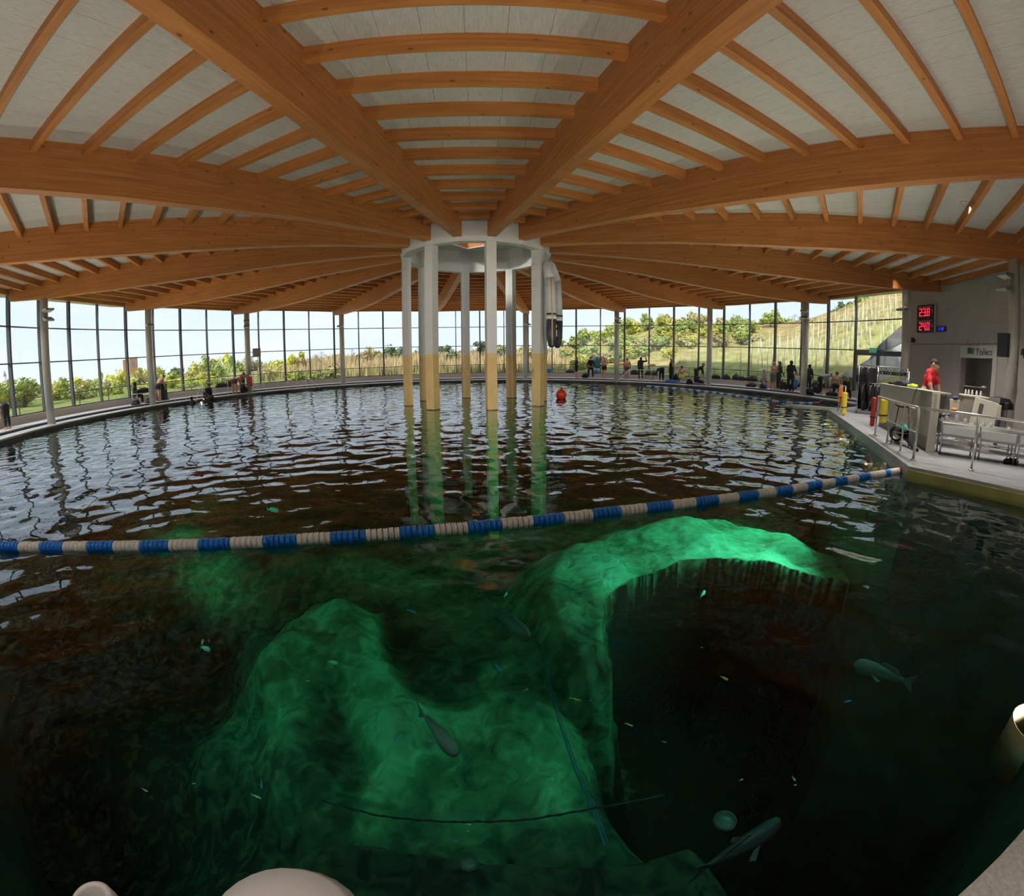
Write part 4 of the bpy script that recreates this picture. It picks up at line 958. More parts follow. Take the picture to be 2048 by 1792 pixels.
# stools
def stool(label, p, rz, seat=.82):
    t_ = thing('bar_stool', label, 'stool', p, rz)
    m_ = MB(); prof = [(-.20, .03), (-.08, -.01), (.10, .0), (.17, .06), (.22, .26), (.28, .46)]
    v = []
    for k, (y, z) in enumerate(prof):
        w_ = .19 if k < 3 else .19-.02*(k-2)
        for x in (-w_, -w_*.5, 0, w_*.5, w_): v.append((x, y, seat+z+.03*(abs(x)/w_)**2))
    f = [(i*5+j, i*5+j+1, (i+1)*5+j+1, (i+1)*5+j) for i in range(len(prof)-1) for j in range(4)]
    nv = len(v); v2 = [(x, y-.012 if z > seat+.1 else y, z-.018) for x, y, z in v]
    m_.add(v, f, 0, True); m_.add(v2, [q[::-1] for q in f], 0, True); 
    o = m_.build('seat_shell', CHAIRB, t_)
    for sx_, sy_ in ((-1, -1), (1, -1), (1, 1), (-1, 1)):
        m_ = MB(); m_.cyl((sx_*.12, sy_*.12, seat-.02), (sx_*.21, sy_*.21, 0), .012, n=8); m_.build('leg', mat('stool_leg', (.12, .11, .10), .4, metal=.6), t_)
    m_ = MB(); q = [(.18*math.cos(a), .18*math.sin(a), .28) for a in np.linspace(0, 2*math.pi, 17)]; m_.tube(q, .009, 6, caps=False); m_.build('foot_ring', STAIN, t_)
stool('dark moulded bar stool standing in front of the reception counter', cf(.75, -.42, ZD), R(-143), .86)
stool('dark moulded chair stool beside the counter end panel', (10.72, -11.5, ZD), R(-100), .72)
stool('dark moulded chair stool pushed to the dark desk', (11.35, -11.35, ZD), R(-60), .66)
# on the counter
t_ = thing('monitor', 'black computer monitor seen from behind on the desk', 'monitor', (12.42, -11.55, ZD+.76), R(-58))
m_ = MB(); m_.bbox((-.25, -.025, .33), (.25, .025, .70), .01); m_.build('screen', BLACK, t_)
m_ = MB(); m_.bbox((-.03, -.02, 0), (.03, .02, .4), .005); m_.bbox((-.12, -.09, 0), (.12, .09, .015), .004); m_.build('stand', BLACK, t_)
HIV = mat('hi_vis_yellow', (.70, .90, .05), .6); NAVY = mat('navy_fabric', (.03, .04, .07), .7)
def lump(mb, c, r, sc, seed, n=14, k=9, m=0, amp=.18):
    o = len(mb.v); mb.sphere(c, r, n, k, m, sc)
    for i in range(o, len(mb.v)):
        x, y, z = mb.v[i]; d = 1+amp*(math.sin(x*31+seed)+math.sin(y*27+seed*2)+math.sin(z*37+seed*3))/3
        mb.v[i] = (c[0]+(x-c[0])*d, c[1]+(y-c[1])*d, c[2]+(z-c[2])*d)
for i, (t, n, mt, lab, r_) in enumerate(((2.05, -.25, HIV, 'bright yellow-green mask straps heaped on the reception counter', .10), (2.35, -.22, HIV, 'bright yellow-green strap coil at the end of the heap on the counter', .08), (2.75, -.25, NAVY, 'dark blue bundle of masks beside the yellow straps on the counter', .13), (3.25, -.25, BLACK, 'black bundle of hoods in the middle of the counter', .15), (3.7, -.24, NAVY, 'navy bundle near the wetsuit end of the counter', .10), (4.4, -.25, BLACK, 'small black mask alone at the wetsuit end of the counter', .07))):
    c = cf(t, .2, ZD+1.28); m_ = MB(); lump(m_, (0, 0, r_*.45), r_, (1.5, 1.1, .55), i*1.7); b_ = thing('gear_bundle', lab, 'gear', c, rt); m_.build('bundle', mt, b_)
    m_ = MB(); m_.tube([(r_*1.3*math.cos(a), r_*.9*math.sin(a), r_*.75) for a in np.linspace(.3, 5.5, 12)], .014, 6); m_.build('strap', mt, b_)
for k, (x, y, z, lab, mt, r_) in enumerate(((12.22, -11.15, ZD+.76, 'orange fruit bowl on the dark desk', ORF, .09), (12.68, -11.25, ZD+1.06, 'white paper stack on the cream desk screen', WHITEP, .08), (12.5, -10.97, ZD+1.06, 'blue cap lying on the cream desk screen', mat('cap_blue', (.05, .09, .2), .7), .09))):
    t_ = thing('desk_item', lab, 'item', (x, y, z)); m_ = MB(); m_.lathe([(0, 0), (r_*.6, 0), (r_, r_*.5), (r_*.95, r_*.7), (r_*.5, r_*1.0), (0, r_*1.05)], 14); m_.build('body', mt, t_); m_ = MB(); m_.lathe([(r_*.9, r_*.45), (r_*1.1, r_*.5), (r_*.9, r_*.58)], 14); m_.build('rim', mt, t_)
# jar on the board
t_ = thing('glass_jar', 'clear glass jar standing on the counter end', 'jar', (11.55, -12.38, ZD+1.26))
m_ = MB(); m_.lathe([(0, 0), (.08, 0), (.085, .15), (.06, .19), (.06, .21), (0, .21)], 16); m_.build('jar_body', glassmat('jar_glass', (.85, .9, .9), .08), t_)
m_ = MB(); m_.lathe([(0, .2), (.065, .2), (.065, .24), (0, .24)], 16); m_.build('lid', STAIN, t_)
# bin
t_ = thing('waste_bin', 'tall grey waste bin with black lid and blue sticker by the column', 'bin', (14.25, -11.45, ZD), R(-60))
m_ = MB(); m_.bbox((-.26, -.26, 0), (.26, .26, .95), .03); m_.build('body', mat('bin_grey', (.15, .15, .15), .5), t_)
m_ = MB(); m_.lathe([(.44, .93), (.42, 1.1), (.30, 1.22), (0, 1.26)], 4, c=(0, 0, 0), smooth=False); m_.bbox((-.28, -.28, .93), (.28, .28, 1.12), .02); m_.build('lid', BLACK, t_)
m_ = MB(); m_.box((-.29, -.12, .80), (-.281, .12, 1.08)); m_.build('sticker', mat('sticker_blue', (.16, .42, .62), .5), t_)
# fire extinguisher
pd, rz = Vector(pol(RF-.14, 114.8, 1.30)), prz(114.8)
t_ = thing('fire_extinguisher', 'red fire extinguisher hanging on the concrete wall', 'extinguisher', pd, rz)
m_ = MB(); m_.lathe([(0, 0), (.12, 0), (.13, .03), (.13, .58), (.09, .66), (.035, .69), (.035, .74), (0, .74)], 18); m_.build('cylinder', RED, t_)
m_ = MB(); m_.bbox((-.05, -.03, .74), (.06, .03, .80), .01); m_.tube([(.05, 0, .77), (.15, 0, .70), (.16, 0, .35)], .014, 6); m_.build('valve', BLACK, t_)
m_ = MB(); m_.lathe([(.131, .3), (.131, .5)], 10, a0=R(200), a1=R(340)); m_.build('label_plate', WHITEP, t_)
t_ = thing('dark_counter', 'dark topped grey low counter beside the column', 'counter', (15.9, -12.2, ZD), R(-62))
m_ = MB(); m_.bbox((-.1, -.5, 0), (1.6, .1, .88), .01); m_.build('carcass', mat('counter_grey', (.24, .24, .24), .5), t_)
m_ = MB(); m_.bbox((-.15, -.55, .88), (1.65, .15, 1.06), .01); m_.build('worktop', DARKW, t_)
# speakers on the column
for off, rz_, lab in ((-.33, -.25, 'tall black loudspeaker on the near column, facing the pool'), (.58, .5, 'tilted black loudspeaker on a bracket on the other side of the near column')):
    c = Vector(pol(RC, 123.75)); a_ = prz(123.75); vdir = (c-CAM).normalized(); rgt = Vector((vdir.y, -vdir.x, 0)).normalized()
    p = c+rgt*off-vdir*.12; t_ = thing('loudspeaker', lab, 'speaker', (p.x, p.y, 3.02), math.atan2(vdir.y, vdir.x)-math.pi/2+rz_)
    if off > 0: t_.rotation_euler[1] = R(10)
    m_ = MB(); m_.prism([(-.17, -.16), (.17, -.16), (.21, .05), (.12, .20), (-.12, .20), (-.21, .05)], -.36, .36); m_.build('cabinet', BLACK, t_)
    m_ = MB(); m_.box((-.16, -.172, -.33), (.16, -.162, .33)); m_.build('grille', mat('grille_dark', (.025, .025, .03), .8, bump=.3, bscale=200), t_)
    m_ = MB(); m_.bbox((-.05-(.2 if off > 0 else -.2), .05, -.3), (.05-(.2 if off > 0 else -.2), .2, -.1), .01); m_.build('bracket', ALU, t_)

# ================================================================== steel wash tables
CB = Vector((9.30, -12.72)); cdv = Vector((.66, -.751)); cnv = Vector((.751, .66)); ca = math.atan2(cdv.y, cdv.x)
WHP = mat('white_tub_front', (.80, .81, .81), .45)
for i in range(3):
    p = CB+cdv*(i*.86); lab = ['stainless wash table nearest the reception counter with bottles on it', 'middle stainless wash table with a red cap on its rim', 'stainless wash table furthest from the reception counter'][i]
    t_ = thing('wash_table', lab, 'table', (p.x, p.y, ZD), ca)
    m_ = MB(); m_.bbox((0, 0, .64), (.84, .62, .69), .008); m_.build('tray', STAIN, t_)
    m_ = MB(); m_.bbox((.03, -.015, .45), (.79, .0, .62), .006); m_.build('white_front', WHP, t_)
    m_ = MB(); m_.bbox((.0, .0, .40), (.84, .02, .66), .004); m_.bbox((0, .6, .40), (.84, .62, .66), .004); m_.build('apron', STAIN, t_)
    for x in (.03, .81):
        for y in (.03, .59):
            m_ = MB(); m_.cyl((x, y, .07), (x, y, .66), .02, n=10); lg = m_.build('leg', STAIN, t_); m_ = MB(); m_.cyl((x-.012, y, .035), (x+.012, y, .035), .035, n=12); m_.build('castor', BLACK, lg)
    m_ = MB(); m_.bbox((.03, .03, .16), (.81, .59, .19), .006); m_.build('lower_shelf', STAIN, t_)
    m_ = MB(); m_.tube([(.02, -.02, .34), (.82, -.02, .34)], .012, 8); m_.tube([(.02, -.02, .30), (.82, -.02, .30)], .01, 8); m_.build('rail', STAIN, t_)
def tabletop(i, x, y): p = CB+cdv*(i*.86+x)+cnv*y; return (p.x, p.y, ZD+.69)
PINKP = mat('pink_cap', (.75, .10, .10), .5); GREYL = mat('bottle_grey', (.55, .55, .55), .4)
for lab, i, x, y, r_, h, cap in (('clear spray bottle with a grey cap at the counter end of the wash tables', 0, .12, .3, .045, .16, GREYL), ('tall clear bottle with a white cap on the wash table', 0, .34, .25, .045, .24, WHITEP), ('short bottle with a pink-red cap on the wash table', 0, .55, .3, .045, .14, PINKP), ('white spray bottle between the first two wash tables', 0, .76, .28, .035, .15, WHITEP), ('squat grey jar on the middle wash table', 1, .1, .25, .04, .09, GREYL), ('squat white jar on the middle wash table', 1, .25, .22, .04, .09, WHITEP), ('red cup lid on the middle wash table', 1, .68, .25, .05, .06, PINKP), ('small grey valve lying on the last wash table', 2, .62, .25, .06, .07, GREYL)):
    t_ = thing('bottle', lab, 'bottle', tabletop(i, x, y)); m_ = MB(); m_.lathe([(0, 0), (r_, 0), (r_, h*.6), (r_*.45, h*.78), (r_*.45, h*.85), (0, h*.85)], 12); m_.build('body', mat('bottle_clear', (.6, .62, .63), .2), t_)
    m_ = MB(); m_.lathe([(0, h*.84), (r_*.6, h*.84), (r_*.6, h), (0, h)], 12); m_.build('cap', cap, t_)
for i_ in range(3):
    p = CB+cdv*(1.55+i_*.12)+cnv*(.12+.1*i_); m_ = MB(); lump(m_, (0, 0, .06), .07, (1.3, 1, .8), i_); t_ = thing('dive_boot', 'black neoprene boot on the floor under the wash tables', 'boot', (p.x, p.y, ZD), i_, 'boots under the wash tables'); m_.build('upper', BLACK, t_); m_ = MB(); m_.bbox((-.09, -.06, 0), (.09, .06, .02), .008); m_.build('sole', BLACK, t_)

# ================================================================== scooter on the platform
TEAL = mat('teal_plastic', (.05, .60, .42), .4)
p = pf(2.95, .62, ZD); t_ = thing('underwater_scooter', 'black underwater scooter with teal nose and yellow clip lying behind the railing', 'scooter', p, rt+math.pi)
m_ = MB(); m_.lathe([(.05, -.5), (.09, -.42), (.11, -.1), (.12, .1)], 14, axis='x', c=(.25, 0, .28)); m_.build('hull', BLACK, t_)
m_ = MB(); m_.lathe([(0, .12), (.06, .1), (.085, .0), (.08, -.3)], 14, axis='x', c=(.38, 0, .40)); m_.build('nose', TEAL, t_)
m_ = MB(); m_.lathe([(.15, -.07), (.19, -.05), (.19, .05), (.15, .07), (.15, -.07)], 20, axis='x', c=(-.22, 0, .20)); m_.build('propeller_ring', BLACK, t_)
m_ = MB(); m_.lathe([(0, -.04), (.1, -.04), (.1, .04), (0, .04)], 14, axis='x', c=(-.22, 0, .20)); m_.build('propeller_hub', WHITEP, t_)
m_ = MB(); m_.bbox((.1, -.13, .12), (.28, -.1, .18), .01); m_.build('clip', YELF, t_)
m_ = MB(); m_.tube([(-.1, .0, .3), (.3, .05, .2), (.8, .1, .06), (1.1, .12, .03)], .045, 8); m_.build('tail_boom', BLACK, t_)

# ================================================================== wetsuit rack
RK0 = Vector((14.25, -5.45)); rkd = Vector((.69, -.724)); rkn = Vector((.724, .69)); rka = math.atan2(rkd.y, rkd.x)
t_ = thing('wetsuit_rack', 'steel clothes rail on castors hung with wetsuits and masks', 'rack', (RK0.x, RK0.y, ZD), rka)
for x in (0.0, .75, 1.95):
    for y in (0, .55):
        m_ = MB(); m_.cyl((x, y, .06), (x, y, 1.85 if y else (1.85 if x < .8 else 1.75)), .018, n=8); m_.build('upright', STAIN, t_)
for z, y in ((1.85, .0), (1.85, .55), (1.18, .0), (1.18, .55)):
    m_ = MB(); m_.tube([(0, y, z), (1.95, y, z)], .016, 8); m_.build('bar', STAIN, t_)
for y in (0, .55):
    m_ = MB(); m_.tube([(0, y, .1), (1.95, y, .1)], .016, 8); m_.build('base_bar', STAIN, t_)
for x in (0, 1.95):
    for y in (0, .55):
        m_ = MB(); m_.cyl((x-.02, y, .04), (x+.02, y, .04), .04, n=12); m_.build('castor', BLACK, t_)
NEO = mat('black_neoprene', (.022, .022, .026), .75, var=.25, vscale=6)
def suit_mesh(seed, L_=1.0):
    m_ = MB(); rs = np.random.RandomState(seed)
    m_.prism([(-.20, -.06), (-.05, 0), (.05, 0), (.20, -.06), (.17, -.5*L_), (.15, -.62*L_), (-.15, -.62*L_), (-.17, -.5*L_)], -.05, .05, mat=Matrix(((1,0,0,0),(0,0,1,0),(0,1,0,0),(0,0,0,1))))
    for s in (-1, 1):
        m_.tube([(s*.18, 0, -.08), (s*.23, .01, -.3*L_), (s*.22, rs.uniform(-.03, .03), -.6*L_)], [.05, .045, .035], 7)
        m_.tube([(s*.09, 0, -.55*L_), (s*.09, rs.uniform(-.03, .03), -.8*L_), (s*.08, 0, -1.0*L_)], [.075, .06, .045], 7)
    return m_.mesh('suit', NEO)
SUITS = [suit_mesh(i, .98) for i in range(3)]
m_ = MB(); m_.tube([(0, 0, .03), (.02, 0, .06), (0, 0, .08)], .005, 5); m_.tube([(-.2, 0, -.06), (0, 0, .03), (.2, 0, -.06)], .008, 6); HANG = m_.mesh('hanger', WHITEP)
def rk(x, y, z): q = RK0+rkd*x+rkn*y; return (q.x, q.y, ZD+z)
ns = 0
for i in range(13):
    o = thing('wetsuit', 'black wetsuit hanging on the lower bar of the rail', 'wetsuit', rk(.12+i*.14, 0 if i % 2 else .55, 1.12), rka+R(72)+random.uniform(-.2, .2), 'wetsuits on the lower bar'); put('suit', SUITS[i % 3], o); put('hanger', HANG, o)
for i in range(5):
    o = thing('wetsuit', 'black wetsuit hanging on the upper bar at the end of the rail', 'wetsuit', rk(.08+i*.12, .0 if i % 2 else .55, 1.78), rka+R(60)+random.uniform(-.3, .3), 'wetsuits on the upper bar'); put('suit', SUITS[i % 3], o); put('hanger', HANG, o)
m_ = MB(); m_.lathe([(.05, -.02), (.075, -.02), (.075, .02), (.05, .02), (.05, -.02)], 10, axis='y', c=(-.07, 0, -.2)); m_.lathe([(.05, -.02), (.075, -.02), (.075, .02), (.05, .02), (.05, -.02)], 10, axis='y', c=(.07, 0, -.2)); m_.bbox((-.03, -.02, -.26), (.03, .04, -.16), .01); MASKM = m_.mesh('mask_frame', BLACK)
m_ = MB(); m_.tube([(0, 0, .0), (.01, 0, -.06), (-.08, 0, -.14)], .008, 5); m_.tube([(0, 0, 0), (.08, 0, -.14)], .008, 5); MSTRAP = m_.mesh('strap', BLACK)
for i in range(12):
    o = thing('dive_mask', 'black dive mask hanging from the upper bar of the rail', 'mask', rk(.66+i*.11, .55 if i % 3 else 0, 1.83), rka+random.uniform(-.5, .5), 'masks on the rail'); put('mask_frame', MASKM, o); put('strap', MSTRAP, o)

# ================================================================== on the water
BLUEF = mat('blue_float', (.0, .22, .85), .3, coat=.3); WHITEF = mat('white_float', (.86, .85, .82), .35, coat=.3); REDFL = mat('red_float', (.80, .04, .04), .35)
def path_points(pts, step):
    pts = [Vector(p) for p in pts]; out = []; acc = 0.0
    for a, b in zip(pts, pts[1:]):
        L_ = (b-a).length; d = (b-a)/L_; s = acc
        while s < L_: out.append((a+d*s, math.atan2(d.y, d.x))); s += step
        acc = s-L_
    return out
def disc_mesh(mt):
    m_ = MB(); m_.lathe([(.0, -.026), (.035, -.026), (.062, -.024), (.066, -.014), (.058, -.004), (.066, .006), (.066, .018), (.05, .026), (0, .026)], 14, axis='x'); return m_.mesh('float_disc', mt)
DB, DW, DR = disc_mesh(BLUEF), disc_mesh(WHITEF), disc_mesh(REDFL)
LP = [(-9.0, -16.1), (-5.64, -15.47), (-4.1, -15.17), (-2.87, -14.95), (-1.82, -14.73), (-.71, -14.52), (.43, -14.31), (1.61, -14.07), (2.72, -13.91), (4.12, -13.68), (5.89, -13.34), (7.62, -13.05)]
t_ = thing('lane_line', 'blue and white lane line of ribbed floats stretched across the near water', 'lane line', (0, 0, .02))
m_ = MB(); m_.tube([(x, y, 0) for x, y in LP]+[(7.78, -13.1, .16), (7.9, -13.08, .2)], .008, 6); m_.build('rope', WHITEF, t_)
pp = path_points([(x, y, 0) for x, y in LP], .0585); nP = len(pp)
for i, (p, a) in enumerate(pp):
    j = nP-1-i
    seg = (j-8)//6
    me = DR if j < 2 else (DW if j < 8 else (DB if seg % 2 == 0 else DW))
    if seg == 0 and j >= 11: me = DW
    put('float_disc', me, t_, p+Vector((0, 0, random.uniform(-.004, .004))), a, rot=(random.uniform(0, .4), 0, a))
t_ = thing('lane_line', 'blue and white lane line sagging in front of the divers on the far side', 'lane line', (0, 0, .02))
FP = [(12.2, 11.9), (13.2, 10.1), (13.9, 8.2), (14.3, 6.2), (14.55, 4.0), (14.7, 2.2), (14.9, .9), (15.5, -.1), (16.5, .1), (17.5, .5)]
m_ = MB(); m_.tube([(x, y, 0) for x, y in FP]+[(18.2, .8, .16)], .01, 6); m_.build('rope', WHITEF, t_)
def seg_mesh(mt):
    m_ = MB(); pr = [(0, -.19)]
    for k in range(5): x = -.19+k*.076; pr += [(.07, x+.004), (.07, x+.06), (.05, x+.07)]
    m_.lathe(pr+[(0, .19)], 10, axis='x'); return m_.mesh('float', mt)
SB, SW, SR = seg_mesh(BLUEF), seg_mesh(WHITEF), seg_mesh(REDFL)
pp = path_points([(x, y, 0) for x, y in FP], .385)
for i, (p, a) in enumerate(pp): put('float', SR if i == len(pp)-1 else (SB if i % 2 else SW), t_, p, a)
# red buoy
t_ = thing('buoy', 'round bright red buoy floating beside the hub columns', 'buoy', (3.85, 1.65, .17))
m_ = MB(); m_.lathe([(.0, -.25)]+[(.25*math.sin(a), -.25*math.cos(a)) for a in np.linspace(.2, 2.75, 14)]+[(.07, .25), (.05, .29), (0, .29)], 24); m_.build('ball', mat('buoy_red', (.90, .07, .02), .35), t_)
m_ = MB(); m_.lathe([(.035, .27), (.05, .30), (.035, .33), (.02, .30), (.035, .27)], 12); m_.build('eye', BLACK, t_)
# floating board by the platform corner
t_ = thing('paddle_board', 'pale grey board half sunk in the water at the platform corner', 'board', (15.3, -1.7, .0), R(-28))
out_ = [(1.35*math.cos(a), .42*math.sin(a)*(1-.25*math.cos(a))) for a in np.linspace(0, 2*math.pi, 25)[:-1]]
m_ = MB(); m_.prism(out_, -.06, .06); m_.build('deck', mat('board_grey', (.55, .55, .53), .5), t_)
m_ = MB(); m_.prism([(x*.8, y*.7) for x, y in out_], .06, .068); m_.build('grip_pad', mat('grip_pale', (.66, .66, .64), .8), t_)
# inflatable boat hanging from the beam
TUBG = mat('boat_grey', (.56, .56, .56), .5); TUBN = mat('boat_navy', (.045, .05, .075), .5); OST = mat('boat_ochre_strake', (.62, .36, .12), .5); DGR = mat('boat_floor', (.33, .33, .34), .6)
bp = Vector((2.98, -1.55, 2.22)); bt = thing('inflatable_boat', 'grey and navy inflatable boat hanging bow up from a roof beam beside the hub', 'boat', bp, R(62)); BTW = .36
def side(s): return [(s*BTW, 0, .0), (s*BTW, 0, .08), (s*(BTW+.02), 0, .4), (s*(BTW+.03), .0, 1.06), (s*(BTW+.03), .02, 1.9), (s*(BTW+.01), .05, 2.6)]
for s in (-1, 1):
    P_ = side(s); m_ = MB(); m_.tube(P_[:4], [.07, .13, .19, .20], 14); m_.build('stern_tube', TUBN, bt)
    m_ = MB(); m_.tube(P_[3:], [.20, .20, .20], 14); m_.build('side_tube', TUBG, bt)
    m_ = MB(); m_.tube([(s*(BTW+.03), 0, 1.06), (s*(BTW+.03), 0, 1.16)], .206, 14); m_.build('white_band', WHITEP, bt)
    m_ = MB(); m_.tube([(s*(BTW+.03), 0, 1.22), (s*(BTW+.03), 0, 1.28)], .206, 14); m_.build('black_band', BLACK, bt)
    m_ = MB(); m_.tube([(p[0]+s*.17, p[1]-.09, p[2]) for p in P_[1:]], [.03]*5, 6); m_.build('strake', OST, bt)
m_ = MB(); arc = [(BTW*math.cos(a)*1.02, .05+.16*math.sin(a), 2.6+.62*math.sin(a)) for a in np.linspace(0, math.pi, 11)]; m_.tube(arc, [.20]*11, 14); m_.build('bow_tube', TUBG, bt)
m_ = MB(); m_.bbox((-BTW, .02, .5), (BTW, .08, 2.75), .02); m_.build('floor_sheet', DGR, bt)
m_ = MB(); m_.bbox((-BTW, -.14, .42), (BTW, .14, .47), .01); m_.build('transom', TUBN, bt)
m_ = MB(); m_.bbox((-BTW, -.06, 1.5), (BTW, .03, 1.7), .02); m_.build('bench_seat', TUBG, bt)
m_ = MB(); m_.prism([(0, 0), (.12, .05), (.12, .14), (.03, .12)], -.004, .004, mat=Matrix.Translation((-BTW-.1, -.205, .72)) @ Matrix.Rotation(R(90), 4, 'X')); m_.build('emblem', YELF, bt)
m_ = MB(); m_.box((-BTW-.06, -.208, .42), (-BTW+.03, -.2, .66)); m_.build('data_plate', WHITEP, bt)
for s in (-1, 1):
    m_ = MB(); m_.tube([(s*.08, .08, 3.1), (s*.03, .05, 3.5), (0, .05, 3.87)], .012, 6); m_.build('hanging_rope', mat('rope_brown', (.20, .15, .10), .9), bt)
m_ = MB(); m_.tube([(-BTW-.18, .1, 2.5), (-BTW-.2, .16, 1.4), (-BTW-.15, .1, .5)], .008, 6); m_.tube([(BTW+.18, .1, 2.4), (BTW+.22, .2, 1.4), (BTW+.15, .1, .6)], .008, 6); m_.build('lifeline', WHITEP, bt)
# post beside the camera
PALEP = mat('pale_post', (.62, .58, .56), .5)
t_ = thing('railing_post', 'open topped pale steel tube post of the viewing railing', 'post', (-.545, -18.638, ZD-.03))
m_ = MB(); m_.lathe([(.024, .78), (.024, .905), (.028, .91), (.034, .905), (.035, .89), (.035, 0), (.0, 0)], 28); m_.build('tube', PALEP, t_)
m_ = MB(); m_.lathe([(0, .0), (.07, .0), (.07, .015), (.035, .02)], 24); m_.build('foot_plate', PALEP, t_)
t_ = thing('rail_cap', 'smooth pale domed cap on a dark post of the viewing railing', 'post', (-.262, -18.61, ZD))
m_ = MB(); m_.lathe([(.07, .83), (.095, .84), (.11, .865), (.095, .893), (.055, .91), (0, .916)], 28); m_.build('cap', PALEP, t_)
m_ = MB(); m_.lathe([(0, 0), (.045, 0), (.045, .85), (0, .85)], 20); m_.build('tube', ALU, t_)

# ================================================================== pool rails, lifeguard chair
WPT = mat('white_tube', (.74, .74, .72), .4)
def polr(px, r, z):
    """world point on the circle of radius r in the bearing of picture column px"""
    a_, _ = ray_ang(px, 760); s, c = math.sin(R(a_)), math.cos(R(a_)); bb = CAM.y*c; D = -bb+math.sqrt(bb*bb-(CAM.y**2-r*r)); return Vector((CAM.x+D*s, CAM.y+D*c, z))
def steprail(px0, px1, n, label, diag):
    ps = [polr(px0+(px1-px0)*i/(n-1), 19.05, ZD) for i in range(n)]; o = ps[0]
    t_ = thing('pool_rail', label, 'railing', o)
    for p in ps: m_ = MB(); m_.cyl(p-o, p-o+Vector((0, 0, .95)), .02, n=8); m_.build('post', WPT, t_)
    m_ = MB(); m_.tube([p-o+Vector((0, 0, .95)) for p in ps], .022, 8); m_.build('handrail', WPT, t_)
    m_ = MB(); m_.tube([p-o+Vector((0, 0, .5)) for p in ps], .012, 6); m_.build('mid_rail', WPT, t_)
    e_ = ps[-1] if diag > 0 else ps[0]; inn = -Vector((e_.x, e_.y, 0)).normalized()*.55; al_ = (ps[1]-ps[0]).normalized()*(.9 if diag > 0 else -.9)
    m_ = MB(); m_.tube([e_-o+Vector((0, 0, .95)), e_-o+inn+al_+Vector((0, 0, -.15))], .022, 8); m_.build('stair_rail', WPT, t_)
steprail(348, 392, 3, 'white tubular pool rail beside the black upright case', 1)
steprail(402, 455, 3, 'white tubular pool rail beside the stooping swimmers', -1)
steprail(557, 612, 4, 'white tubular pool rail below the lifeguard chair', 1)
steprail(1258, 1302, 3, 'white tubular pool rail in front of the divers', -1)
c0 = polr(513, 20.2, ZD2); rzc = math.atan2(c0.y, c0.x)+math.pi/2
t_ = thing('lifeguard_chair', 'tall white lifeguard chair with a ladder by the glazing', 'chair', c0, rzc)
for sx_ in (-1, 1):
    m_ = MB(); m_.tube([(sx_*.42, .35, 0), (sx_*.30, .22, 2.35)], .024, 8); m_.build('leg', WPT, t_)
    m_ = MB(); m_.tube([(sx_*.42, -.75, 0), (sx_*.30, -.22, 2.35)], .024, 8); m_.build('leg', WPT, t_)
for k in range(7):
    z = .3+k*.3; w_ = .42-.12*z/2.35; y = -.75+.53*z/2.35; m_ = MB(); m_.tube([(-w_, y, z), (w_, y, z)], .014, 6); m_.build('rung', WPT, t_)
m_ = MB(); m_.bbox((-.32, -.28, 2.35), (.32, .28, 2.42), .01); m_.build('seat', mat('chair_seat_grey', (.35, .35, .35), .6), t_)
m_ = MB(); m_.bbox((-.32, .24, 2.42), (.32, .29, 2.95), .01); m_.build('backrest', mat('chair_back_grey', (.35, .35, .35), .6), t_)
for sx_ in (-1, 1): m_ = MB(); m_.tube([(sx_*.32, .26, 2.7), (sx_*.32, -.24, 2.68), (sx_*.32, -.26, 2.4)], .018, 6); m_.build('armrest', WPT, t_)
p = polr(502, 19.0, 1.05); t_ = thing('rescue_can', 'red rescue float hanging on the column beside the lifeguard chair', 'float', p)
m_ = MB(); m_.lathe([(0, -.42), (.09, -.38), (.11, -.3), (.11, .25), (.09, .33), (.05, .36), (0, .36)], 14); m_.build('body', RED, t_); m_ = MB(); m_.lathe([(.08, .3), (.115, .27), (.115, .36), (.05, .38)], 14); m_.build('collar', WHITEP, t_)

